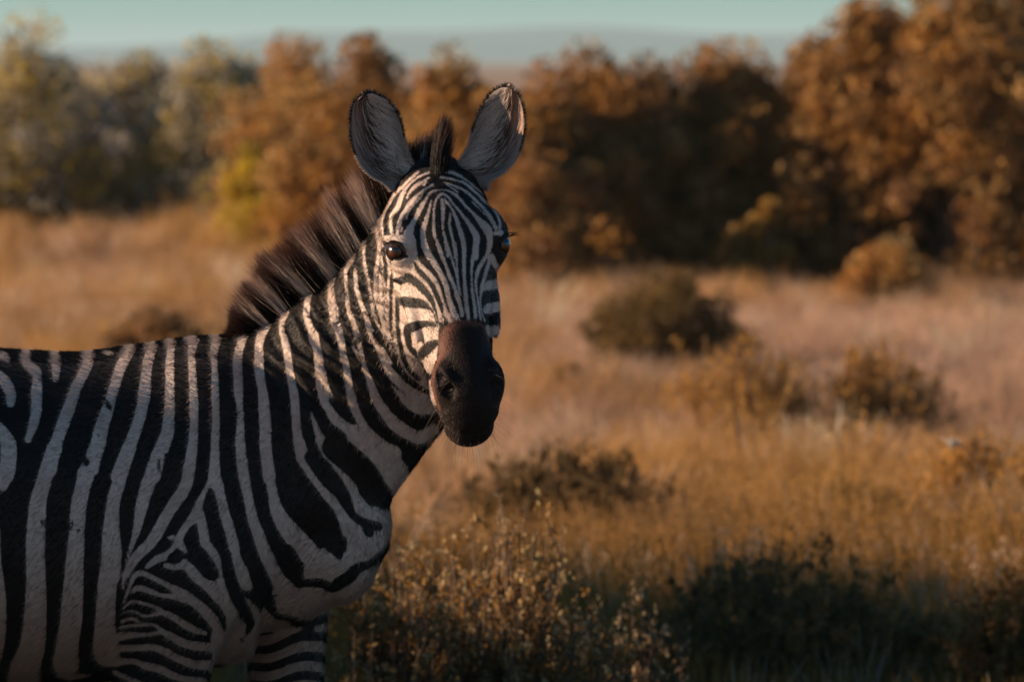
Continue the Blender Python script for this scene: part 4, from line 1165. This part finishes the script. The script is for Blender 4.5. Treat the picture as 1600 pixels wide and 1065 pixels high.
# ------------------------------------------------------------------ eyes
def eye_material():
    m, nt, b = material('zebra eye')
    tc = nt.nodes.new('ShaderNodeTexCoord').outputs['Object']
    sep = nt.nodes.new('ShaderNodeSeparateXYZ'); nt.links.new(tc, sep.inputs[0])
    x = math_node(nt, 'MULTIPLY', sep.outputs[0], 1 / EYE_R); y = math_node(nt, 'MULTIPLY', sep.outputs[1], 1 / EYE_R)
    r = math_node(nt, 'SQRT', math_node(nt, 'ADD', math_node(nt, 'MULTIPLY', x, x), math_node(nt, 'MULTIPLY', y, y)))
    pu = math_node(nt, 'SQRT', math_node(nt, 'ADD', math_node(nt, 'MULTIPLY', math_node(nt, 'MULTIPLY', x, x), 0.55), math_node(nt, 'MULTIPLY', math_node(nt, 'MULTIPLY', y, y), 2.2)))
    n = noise(nt, 600, 3, 0.6, tc)
    iris = mix_col(nt, n, (0.055, 0.014, 0.007), (0.115, 0.033, 0.014))
    c = mix_col(nt, ramp01(nt, pu, 0.26, 0.40), (0.004, 0.003, 0.003), iris)
    c = mix_col(nt, ramp01(nt, r, 0.50, 0.66), c, (0.012, 0.008, 0.007))
    nt.links.new(c, b.inputs['Base Color'])
    b.inputs['Roughness'].default_value = 0.25
    b.inputs['Coat Weight'].default_value = 1.0; b.inputs['Coat Roughness'].default_value = 0.02; b.inputs['Coat IOR'].default_value = 1.45
    return m
EYEM = eye_material()
dark_skin, _nt, _b = material('dark lid skin')
_b.inputs['Base Color'].default_value = (0.015, 0.010, 0.009, 1); _b.inputs['Roughness'].default_value = 0.4
HAIRM, _nt, _b = material('hair')
_nt.links.new(attr(_nt, 'tint').outputs['Color'], _b.inputs['Base Color'])
_b.inputs['Roughness'].default_value = 0.5; _b.inputs['Specular IOR Level'].default_value = 0.18
_tr = _nt.nodes.new('ShaderNodeBsdfTranslucent'); _nt.links.new(attr(_nt, 'tint').outputs['Color'], _tr.inputs['Color'])
_mx = _nt.nodes.new('ShaderNodeMixShader'); _mx.inputs[0].default_value = 0.22
_nt.links.new(_b.outputs[0], _mx.inputs[1]); _nt.links.new(_tr.outputs[0], _mx.inputs[2])
_nt.links.new(_mx.outputs[0], _nt.nodes['Material Output'].inputs['Surface'])
def hair_part(name, P, R, C, rng, parent=None):
    """C (n,k,3) colours along each strand"""
    V, F = strands(P, R, 3, rng)
    col = np.repeat(C[:, :, None, :], 3, axis=2).reshape(-1, 3)
    return zpart(name, np_mesh(name, V - ZL, F, HAIRM, {'tint': col}), parent)

for (c, g, a1, a2) in EYES:
    e = bmesh.new(); bmesh.ops.create_uvsphere(e, u_segments=40, v_segments=24, radius=EYE_R)
    for v in e.verts:      # the cornea stands a little proud
        if v.co.z > EYE_R * 0.72: v.co.z += (v.co.z - EYE_R * 0.72) * 0.45
    me = bpy.data.meshes.new('eye'); e.to_mesh(me); e.free()
    me.polygons.foreach_set('use_smooth', np.ones(len(me.polygons), bool)); me.materials.append(EYEM)
    o = zpart('eye', me)
    z = Vector(norm(g - 0.35 * a1 * 0).tolist()); x = Vector(a1.tolist()); y = z.cross(x)
    M = Matrix((x, y, z)).transposed().to_4x4(); M.translation = Vector((c - g * 0.0035 - ZL).tolist())
    o.matrix_local = M
    # lashes along the upper lid
    rng = np.random.default_rng(4)
    n = 46
    upv = a2 if a2[2] > 0 else -a2
    th = rng.uniform(0.15, math.pi - 0.15, n)
    root = c[None] + g * 0.0135 + np.cos(th)[:, None] * a1 * 0.0175 + np.sin(th)[:, None] * upv * 0.0128
    dirv = norm(g[None] * 1.0 + upv * 0.35 * np.sin(th)[:, None] + a1 * np.cos(th)[:, None] * 0.5 + rng.normal(0, 0.12, (n, 3)))
    t = np.linspace(0, 1, 4)[None, :, None]
    ln = (0.014 + 0.010 * rng.random(n))[:, None, None]
    Ps = root[:, None] + dirv[:, None] * t * ln - np.array([0, 0, 0.006]) * t ** 2
    hair_part('eyelashes', Ps, np.full((n, 1), 0.00045) * np.array([1, .9, .7, .2])[None], np.full((n, 4, 3), 0.008), rng, o)
    bpy.context.view_layer.update()
    o.children[0].matrix_parent_inverse = o.matrix_local.inverted()

# ------------------------------------------------------------------ ears
EARM, _nt, _b = material('ear fur')
_tc = _nt.nodes.new('ShaderNodeTexCoord').outputs['Object']
_n = noise(_nt, 300, 3, 0.7, _tc)
_nt.links.new(mix_col(_nt, math_node(_nt, 'MULTIPLY', ramp01(_nt, _n, 0.40, 0.85), 0.55), attr(_nt, 'tint').outputs['Color'], (0.14, 0.10, 0.085)), _b.inputs['Base Color'])
_b.inputs['Roughness'].default_value = 0.8; _b.inputs['Specular IOR Level'].default_value = 0.15
_bp = _nt.nodes.new('ShaderNodeBump'); _bp.inputs['Strength'].default_value = 0.4; _bp.inputs['Distance'].default_value = 0.003
_nt.links.new(_n, _bp.inputs['Height']); _nt.links.new(_bp.outputs[0], _b.inputs['Normal'])
def ear(left_px, right_px, Y0, medial, seed):
    rng = np.random.default_rng(seed)
    nu, nv = 30, 36
    A = catmull(left_px, 10); B = catmull(right_px, 10)
    def resample(c, n):
        s = np.concatenate([[0], np.cumsum(np.linalg.norm(np.diff(c, axis=0), axis=1))]); s /= s[-1]
        t = np.linspace(0, 1, n)
        return np.stack([np.interp(t, s, c[:, 0]), np.interp(t, s, c[:, 1])], 1)
    A = resample(A, nv); B = resample(B, nv)
    u = np.linspace(-1, 1, nu)
    v = np.linspace(0, 1, nv)[:, None]
    U = np.broadcast_to(u[None], (nv, nu))
    w = (U + 1) / 2
    pxg = A[:, None, 0] * (1 - w) + B[:, None, 0] * w; pyg = A[:, None, 1] * (1 - w) + B[:, None, 1] * w
    wid = np.linalg.norm(A - B, axis=1)[:, None] * 0.0011
    cup = wid * 0.36 * np.sqrt(np.maximum(0, 1 - np.abs(U) ** 2.2)) * (0.55 + 0.45 * np.sin(np.pi * np.clip(v * 0.9 + 0.1, 0, 1)))
    lean = 0.012 * v + 0.0 * U
    turn = 0.010 * U * (1 if medial > 0 else -1)
    Yf = Y0 + cup + lean + turn
    front = W(pxg.ravel(), pyg.ravel(), Yf.ravel())
    grow = 1 + 0.0 * U
    back = W(pxg.ravel(), pyg.ravel(), (Yf + 0.004 + 0.004 * (1 - U ** 2)).ravel())
    idx = np.arange(nu * nv).reshape(nv, nu)
    def quads(i): return np.stack([i[:-1, :-1], i[:-1, 1:], i[1:, 1:], i[1:, :-1]], -1).reshape(-1, 4)
    Fq = [quads(idx), quads(idx + nu * nv)[:, ::-1]]
    loop = np.concatenate([idx[0, :], idx[1:, -1], idx[-1, -2::-1], idx[-2:0:-1, 0]])
    nx = np.roll(loop, -1)
    Fq.append(np.stack([loop, nx, nx + nu * nv, loop + nu * nv], 1)[:, ::-1])
    # fur colours: pale rim low down, black edge round the upper half, grey-brown inside
    m = U * medial                                   # +1 at the edge towards the forehead
    v2 = np.broadcast_to(v, U.shape)
    col = np.empty(U.shape + (3,)); col[:] = (0.44, 0.295, 0.23)
    dk = np.clip(1 - ((m + 0.05) / 0.50) ** 2 - ((v2 - 0.58) / 0.34) ** 2, 0, 1)[..., None]
    col = col * (1 - dk) + np.array((0.045, 0.028, 0.023)) * dk
    pale = np.clip((m - 0.25) / 0.4, 0, 1)[..., None] * np.clip((0.85 - v2) / 0.3, 0, 1)[..., None]
    col = col * (1 - pale) + np.array((0.74, 0.60, 0.52)) * pale
    edge = np.clip((np.abs(U) - (0.93 - 0.20 * np.clip(v2 - 0.5, 0, 1))) / 0.05, 0, 1)[..., None] * np.clip((v2 - 0.30) / 0.12, 0, 1)[..., None]
    tip = np.clip((v2 - 0.90) / 0.03, 0, 1)[..., None] * np.clip((0.985 - v2) / 0.01, 0, 1)[..., None]
    edge = np.maximum(edge, tip)
    col = col * (1 - edge) + np.array((0.012, 0.009, 0.008)) * edge
    bcol = np.empty_like(col); bcol[:] = (0.62, 0.56, 0.50)
    bcol = np.where(((v2 > .35) & (v2 < .6))[..., None], np.array((.02, .016, .014)), bcol)
    bcol = np.where((v2 > .80)[..., None] & (v2 < .96)[..., None], np.array((.02, .016, .014)), bcol)
    o = zpart('ear', np_mesh('ear', np.concatenate([front, back]) - ZL, Fq, EARM, {'tint': np.concatenate([col.reshape(-1, 3), bcol.reshape(-1, 3)])}))
    # hair inside the ear sweeps from the inner edge over the hollow
    n = 4200
    mu = rng.uniform(-0.75, 0.97, n) ; mv = rng.uniform(0.08, 0.86, n)
    keep = rng.random(n) < np.clip(0.35 + 0.75 * mu, 0.15, 1) * np.clip(1.25 - mv, 0, 1)
    mu, mv = mu[keep], mv[keep]; n = len(mu)
    Yg, fr = Yf, front.reshape(nv, nu, 3)
    def at(uu, vv):
        a = np.clip((uu + 1) / 2 * (nu - 1), 0, nu - 1.001); b = np.clip(vv * (nv - 1), 0, nv - 1.001)
        i, j = b.astype(int), a.astype(int); fi, fj = (b - i)[:, None], (a - j)[:, None]
        return (fr[i, j] * (1 - fi) + fr[i + 1, j] * fi) * (1 - fj) + (fr[i, j + 1] * (1 - fi) + fr[i + 1, j + 1] * fi) * fj
    k = 5; pts = []
    du = rng.uniform(0.25, 0.7, n) * np.clip(0.5 + mu, 0.2, 1.2); dv = rng.uniform(0.02, 0.20, n) + 0.10 * np.clip(mv, 0, 1)
    for q in range(k):
        t = q / (k - 1)
        p = at(np.clip((mu - du * t), -0.95, 0.97) * medial, np.clip(mv + dv * t ** 1.3, 0, 0.93))
        p = p + np.array([0, -1, 0]) * (0.001 + 0.010 * math.sin(math.pi * (0.15 + 0.6 * t))) + rng.normal(0, 0.0006, (n, 3)) * t
        pts.append(p)
    Ps = np.stack(pts, 1)
    base = np.where((rng.random(n) < np.clip(0.40 + 0.60 * mu, .12, .95))[:, None], np.array((0.92, 0.75, 0.65)), np.array((0.11, 0.062, 0.048)))
    lum = base.mean(1, keepdims=True)
    C = base[:, None, :] * (rng.uniform(0.7, 1.05, (n, 1, 1)) * np.linspace(0.8, 1.1, k)[None, :, None])
    hair_part('ear_hair', Ps, rng.uniform(0.0002, 0.00036, (n, 1)) * np.where(lum > 0.3, 1.35, 0.9) * np.array([1, 1, .9, .7, .2])[None], C, rng, o)
    # fuzz along the rim
    n = 1400
    sgn = rng.choice([-1, 1], n); vv = rng.random(n)
    p0 = at(sgn * 0.99, vv)
    cen = at(np.zeros(n), np.clip(vv - 0.1, 0, 1))
    out = norm(np.stack([(p0 - cen)[:, 0], 0 * vv - 0.002, (p0 - cen)[:, 2]], 1))
    tl = rng.uniform(0.003, 0.007, n)[:, None]
    d = norm(out + rng.normal(0, 0.35, (n, 3)) + np.array([0, 0, 0.25]))
    Ps = np.stack([p0 - out * 0.002, p0 + d * tl * 0.5, p0 + d * tl], 1)
    dark = (vv > 0.42) & (rng.random(n) < 0.85)
    C = np.where(dark[:, None], np.array((0.02, 0.014, 0.012)), np.array((0.55, 0.46, 0.40)))[:, None, :] * np.ones((1, 3, 1))
    hair_part('ear_fringe', Ps, np.full((n, 1), 0.0003) * np.array([1, .8, .2])[None], C, rng, o)
    return o
ear([(612, 300), (600, 288), (577, 274), (560, 252), (549, 222), (546, 190), (552, 160), (575, 141)],
    [(656, 282), (648, 262), (638, 240), (632, 215), (627, 190), (617, 169), (600, 152), (576, 141)], 9.815, 1, 5)
ear([(706, 272), (716, 254), (730, 230), (739, 200), (748, 175), (763, 150), (777, 138), (794, 132)],
    [(762, 300), (766, 284), (788, 270), (808, 246), (818, 216), (821, 185), (813, 152), (796, 132)], 9.835, -1, 6)

# ------------------------------------------------------------------ mane and forelock
def mane():
    rng = np.random.default_rng(11)
    crest = catmull([(352, 531, 10.0), (372, 524, 10.0), (400, 512, 9.99), (440, 488, 9.985), (490, 452, 9.96), (540, 408, 9.935), (575, 368, 9.91), (600, 336, 9.895), (622, 308, 9.89), (640, 286, 9.885)], 20)
    sl = np.concatenate([[0], np.cumsum(np.linalg.norm(np.diff(crest[:, :2], axis=0), axis=1))]); sl /= sl[-1]
    tt = [0, .04, .10, .22, .40, .60, .78, .90, 1]
    LEN = [6, 18, 44, 78, 101, 102, 94, 86, 78]
    DX = [-.95, -.92, -.82, -.74, -.68, -.62, -.50, -.36, -.15]
    ncl = 80
    ct = np.sort(rng.random(ncl)); ct[:3] = [0.01, 0.03, 0.05]
    cdir = rng.normal(0, 0.055, ncl); clen = rng.uniform(0.84, 1.08, ncl)
    n = 22000
    t = rng.random(n)
    cl = np.argmin(np.abs(t[:, None] - ct[None]), 1)
    xr = np.interp(t, sl, crest[:, 0]); yr = np.interp(t, sl, crest[:, 1]); Yr = np.interp(t, sl, crest[:, 2])
    lat = rng.normal(0, 0.011, n)
    root = W(xr, yr + 7 + np.abs(lat) * 260, Yr + lat)
    gap = np.gradient(ct)[cl]
    offc = np.clip(np.abs(t - ct[cl]) / np.maximum(gap, 0.004), 0, 1.2)
    L = np.interp(t, tt, LEN) * clen[cl] * (1.04 - 0.26 * offc) * np.where(rng.random(n) < 0.35, rng.uniform(0.4, 0.9, n), rng.uniform(0.85, 1.08, n))
    dx = np.interp(t, tt, DX) + cdir[cl] + rng.normal(0, 0.05, n)
    dy = -np.sqrt(np.maximum(0.05, 1 - np.minimum(dx, 0.97) ** 2))
    # strands of a clump lean together towards its tip
    pull = (np.interp(ct, sl, crest[:, 0])[cl] - xr) * 0.3, (np.interp(ct, sl, crest[:, 1])[cl] - yr) * 0.3
    k = 6
    T = np.linspace(0, 1, k)
    px = xr[:, None] + dx[:, None] * L[:, None] * T + pull[0][:, None] * T ** 1.5 + (0.05 * L[:, None] * T ** 2) * rng.normal(0.5, 0.8, (n, 1))
    py = (yr + 7)[:, None] + dy[:, None] * (L + 7)[:, None] * T + pull[1][:, None] * T ** 1.5
    Yd = (Yr + lat)[:, None] + lat[:, None] * 1.2 * T + rng.normal(0, 0.008, (n, 1)) * T
    Ps = W(px, py, Yd)
    f = paint(BODY, xr + 6 + rng.normal(0, 1.2, n), yr + 13)
    # stripes of the mane as the photograph shows them at its foot
    fx = np.full(n, -8.0)
    for bx, bw in ((417, 5.5), (447, 6), (484, 6), (521, 7.5), (550, 4), (563, 5), (588, 8)):
        fx = np.maximum(fx, bw - np.abs(xr - bx + rng.normal(0, 1.5, n)))
    wt = np.clip((fx + 1.0) / 2.5, 0, 1)
    wt = np.where(rng.random(n) < 0.03, 0.5, wt)
    black = np.array((0.010, 0.008, 0.0075)); white = np.array((0.80, 0.68, 0.60)); tipb = np.array((0.12, 0.055, 0.04)); tipw = np.array((0.40, 0.23, 0.17))
    fade = np.clip((T - 0.55) / 0.45, 0, 1)[None, :, None]
    wv = (wt[:, None, None] * (1 - 0.25 * np.clip((T - 0.2) / 0.8, 0, 1)[None, :, None]))
    C = (black * (1 - wv) + white * wv) * (1 - fade) + (tipb * (1 - wt[:, None, None]) + tipw * wt[:, None, None]) * fade
    C = C * rng.uniform(0.75, 1.3, (n, 1, 1))
    R = rng.uniform(0.00026, 0.00042, (n, 1)) * np.array([1, 1, .95, .8, .55, .12])[None]
    hair_part('mane', Ps, R, C, rng)
mane()
def forelock():
    rng = np.random.default_rng(12)
    n = 2600
    x0 = np.where(rng.random(n) < 0.55, rng.normal(686, 6, n), rng.uniform(638, 684, n))
    y0 = 268 - 0.1 * np.abs(x0 - 690) + rng.normal(0, 4, n)
    main = x0 > 672
    L = np.where(main, np.interp(x0, [672, 684, 700], [66, 88, 60]), np.interp(x0, [638, 655, 672], [42, 54, 66])) * np.where(rng.random(n) < .3, rng.uniform(.35, .9, n), rng.uniform(.7, 1.08, n))
    k = 6; T = np.linspace(0, 1, k)[None]
    bend = np.where(main, 12, 6)[:, None]
    px = x0[:, None] + bend * T ** 2 + rng.normal(0, 5.0, (n, 1)) * T + (688 - x0)[:, None] * 0.25 * T * np.where(main, 1, 0.2)[:, None]
    py = y0[:, None] - L[:, None] * T
    Y = 9.805 + rng.normal(0, 0.012, (n, 1)) + 0.02 * T + np.where(main, 0, 0.06)[:, None]
    Ps = W(px, py, Y)
    wt = np.clip((3.5 - np.abs(x0 - 660 + rng.normal(0, 1.5, n))) / 3, 0, 1)[:, None, None]
    fade = np.clip((T - 0.3) / 0.6, 0, 1)[..., None]
    lt = (~main & (rng.random(n) < 0.5))[:, None, None]
    root = np.where(lt, np.array((0.12, 0.08, 0.065)), np.array((0.010, 0.008, 0.0075)))
    C = (root * (1 - wt) + np.array((0.66, 0.56, 0.49)) * wt) * (1 - fade) + (np.array((0.07, 0.034, 0.026)) * (1 - wt) + np.array((0.3, .18, .14)) * wt) * fade
    C = C * rng.uniform(0.75, 1.3, (n, 1, 1))
    hair_part('forelock', Ps, rng.uniform(0.0003, 0.00045, (n, 1)) * np.array([1, 1, .95, .8, .55, .12])[None], C, rng)
forelock()

# ------------------------------------------------------------------ short fur, whiskers, hooves, tail
def fur():
    rng = np.random.default_rng(21)
    np_ = len(bodymesh.polygons)
    cen = np.empty(np_ * 3, np.float32); bodymesh.polygons.foreach_get('center', cen); cen = cen.reshape(-1, 3) + ZL
    nor = np.empty(np_ * 3, np.float32); bodymesh.polygons.foreach_get('normal', nor); nor = nor.reshape(-1, 3)
    area = np.empty(np_, np.float32); bodymesh.polygons.foreach_get('area', area)
    ls = np.empty(np_, np.int32); bodymesh.polygons.foreach_get('loop_start', ls)
    lt = np.empty(np_, np.int32); bodymesh.polygons.foreach_get('loop_total', lt)
    vi = np.empty(len(bodymesh.loops), np.int32); bodymesh.loops.foreach_get('vertex_index', vi)
    px, py = pix(cen)
    ok = (px > -40) & (py < 1100) & (np.sum(nor * norm(cen - CAM), 1) < 0.3)
    w = area * ok
    sil = np.abs(np.sum(nor * norm(cen - CAM), 1)) < 0.35
    w = w * np.where(sil, 2.2, 1.0) * np.where((px > 670) & (py > 490) & (px < 800) & (py < 720), 2.0, 1.0)
    n = 140000
    pick = rng.choice(np_, n, p=w / w.sum())
    a, b, c = vi[ls[pick]], vi[ls[pick] + 1], vi[ls[pick] + 2]
    r1, r2 = rng.random((2, n)); fl = r1 + r2 > 1; r1[fl], r2[fl] = 1 - r1[fl], 1 - r2[fl]
    mixv = lambda A: A[a] * (1 - r1 - r2).reshape(-1, *[1] * (A.ndim - 1)) + A[b] * r1.reshape(-1, *[1] * (A.ndim - 1)) + A[c] * r2.reshape(-1, *[1] * (A.ndim - 1))
    p = mixv(P); nn_ = norm(mixv(NR)); st = mixv(stripe); mz = mixv(muz); ey = mixv(eyem); hh = mixv(is_head.astype(float)) > 0.5
    good = (ey > 0.3)
    p, nn_, st, mz, hh = p[good], nn_[good], st[good], mz[good], hh[good]; n = len(p)
    flow = np.where(hh[:, None], HL * 1.0 + 0 * p, np.array([-0.75, 0, -0.65]))
    dn = NECK(p) < TRUNK(p)
    flow = np.where((dn & ~hh)[:, None], np.array([-0.35, 0, -0.93]), flow)
    flow = norm(flow - np.sum(flow * nn_, 1, keepdims=True) * nn_ + rng.normal(0, 0.16, (n, 3)))
    ln = np.where(hh, 0.0055, 0.0105) * rng.uniform(0.6, 1.3, n)
    ln = np.where(mz > 2, rng.uniform(0.0012, 0.003, n), ln)
    d1 = norm(flow + nn_ * 0.42); d2 = norm(flow + nn_ * 0.18)
    Ps = np.stack([p - nn_ * 0.0008, p + d1 * ln[:, None] * 0.5, p + d1 * ln[:, None] * 0.5 + d2 * ln[:, None] * 0.5], 1)
    z = p[:, 2] + rng.normal(0, 0.05, n)
    dust = np.clip((1.08 - z) / 0.28, 0, 1)[:, None] * 0.7
    wc = np.array((0.58, 0.465, 0.40)) * (1 - dust) + np.array((0.26, 0.145, 0.09)) * dust
    wv = np.clip((st + rng.normal(0, 0.8, n)) / 1.6 + 0.5, 0, 1)[:, None]
    C = wc * wv + np.array((0.008, 0.0066, 0.006)) * (1 - wv)
    mm = np.clip((mz + 3) / 6, 0, 1)[:, None]; m2 = np.clip((mz - 3) / 15, 0, 1)[:, None]
    C = C * (1 - mm) + np.array((0.17, 0.075, 0.05)) * mm
    C = C * (1 - m2) + np.array((0.014, 0.0085, 0.0075)) * m2
    fx, fy = pix(p)
    lip = np.exp(-(((fx - 698) / 13) ** 2 + ((fy - 652 - (fx - 698) * 0.75) / 11) ** 2))          # pale hairs at the corner of the lips
    C = np.where((hh & (rng.random(n) < lip * 0.55))[:, None], np.array((0.34, 0.27, 0.235)), C)
    C = (C * rng.uniform(0.8, 1.2, (n, 1)))[:, None, :] * np.ones((1, 3, 1))
    hair_part('fur', Ps, np.full((n, 1), 0.00026) * np.array([1, .85, .15])[None], C, rng, body)
fur()
def whiskers():
    rng = np.random.default_rng(31)
    roots, dirs, lens, cols = [], [], [], []
    m = np.nonzero(is_head & (muz > 6))[0]
    q = (P[m] - H0) @ HA.T
    chin = m[(q[:, 1] > 0.40) & (q[:, 2] < -0.075)]
    lip = m[(q[:, 1] > 0.33) & (np.abs(q[:, 0]) > 0.025)]
    for grp, n, lo, hi, dn in ((chin, 70, 0.02, 0.055, 0.9), (lip, 70, 0.012, 0.05, 0.25)):
        s = rng.choice(grp, n)
        roots.append(P[s]); dirs.append(norm(NR[s] + np.array([0.1, -0.1, -dn]) + rng.normal(0, 0.28, (n, 3))))
        lens.append(rng.uniform(lo, hi, n)); cols.append(np.where(rng.random((n, 1)) < 0.5, np.array((0.30, 0.20, 0.14)), np.array((0.02, 0.015, 0.012))))
    R0, D, L, C = np.concatenate(roots), np.concatenate(dirs), np.concatenate(lens), np.concatenate(cols)
    T = np.linspace(0, 1, 6)[None, :, None]
    Ps = R0[:, None] - D[:, None] * 0.002 + D[:, None] * L[:, None, None] * T + np.array([0, 0, -0.35]) * (L[:, None, None] * T ** 2) * rng.uniform(0, 1, (len(L), 1, 1))
    wk = hair_part('whiskers', Ps, np.full((len(L), 1), 0.0002) * np.array([1, .9, .8, .6, .4, .15])[None], C[:, None] * np.ones((1, 6, 1)), rng)
    wk['kind'] = 'stuff'
whiskers()
HOOFM, _nt, _b = material('hoof horn')
_tc = _nt.nodes.new('ShaderNodeTexCoord').outputs['Object']
_nt.links.new(mix_col(_nt, noise(_nt, 60, 3, 0.6, _tc), (0.03, 0.025, 0.02), (0.10, 0.08, 0.06)), _b.inputs['Base Color']); _b.inputs['Roughness'].default_value = 0.5
for lg in (LEG_FN, LEG_FF, LEG_HN, LEG_HF):
    e = lg.C[-1]
    k = 20; rows = []
    for z, r, dx in ((e[2] + 0.035, 0.046, -0.006), (e[2] + 0.02, 0.050, -0.004), (0.03, 0.057, 0.006), (0.004, 0.062, 0.012), (0.0, 0.058, 0.012), (0.0, 0.002, 0.012)):
        th = np.arange(k) * 2 * np.pi / k
        rows.append(np.stack([e[0] + dx + r * np.cos(th) * 1.08, e[1] + r * np.sin(th) * 0.92, np.full(k, z)], 1))
    V = np.concatenate(rows); idx = np.arange(len(V)).reshape(-1, k); nx = np.roll(idx, -1, 1)
    F = np.stack([idx[1:], nx[1:], nx[:-1], idx[:-1]], -1).reshape(-1, 4)
    zpart('hoof', np_mesh('hoof', V - ZL, F, HOOFM))
def tail():
    rng = np.random.default_rng(41)
    sp = catmull([W(-560, 640, 9.79), W(-612, 690, 9.78), W(-632, 800, 9.78), W(-628, 950, 9.78), W(-622, 1120, 9.78)], 8)
    R = np.interp(np.linspace(0, 1, len(sp)), [0, .3, 1], [.032, .022, .014])
    V, F = strands(sp[None], R[None], 10, rng)
    st = np.sin(np.arange(len(sp)) * 1.7)
    col = np.repeat(np.where(st[:, None] > 0, np.array((0.6, .54, .48)), np.array((.012, .01, .009))), 10, axis=0)
    o = zpart('tail', np_mesh('tail', V - ZL, F, HAIRM, {'tint': col}))
    n = 500
    f = rng.uniform(0.55, 1, n); i = f * (len(sp) - 1.01); r0 = sp[i.astype(int)]
    T = np.linspace(0, 1, 5)[None, :, None]
    d = norm(np.array([-0.05, 0, -1]) + rng.normal(0, 0.09, (n, 3)))
    Ps = r0[:, None] + d[:, None] * T * rng.uniform(0.2, 0.34, (n, 1, 1))
    hair_part('tail_tuft', Ps, np.full((n, 1), 0.0006) * np.array([1, 1, .9, .7, .2])[None], np.full((n, 5, 3), 0.012), rng, o)
tail()
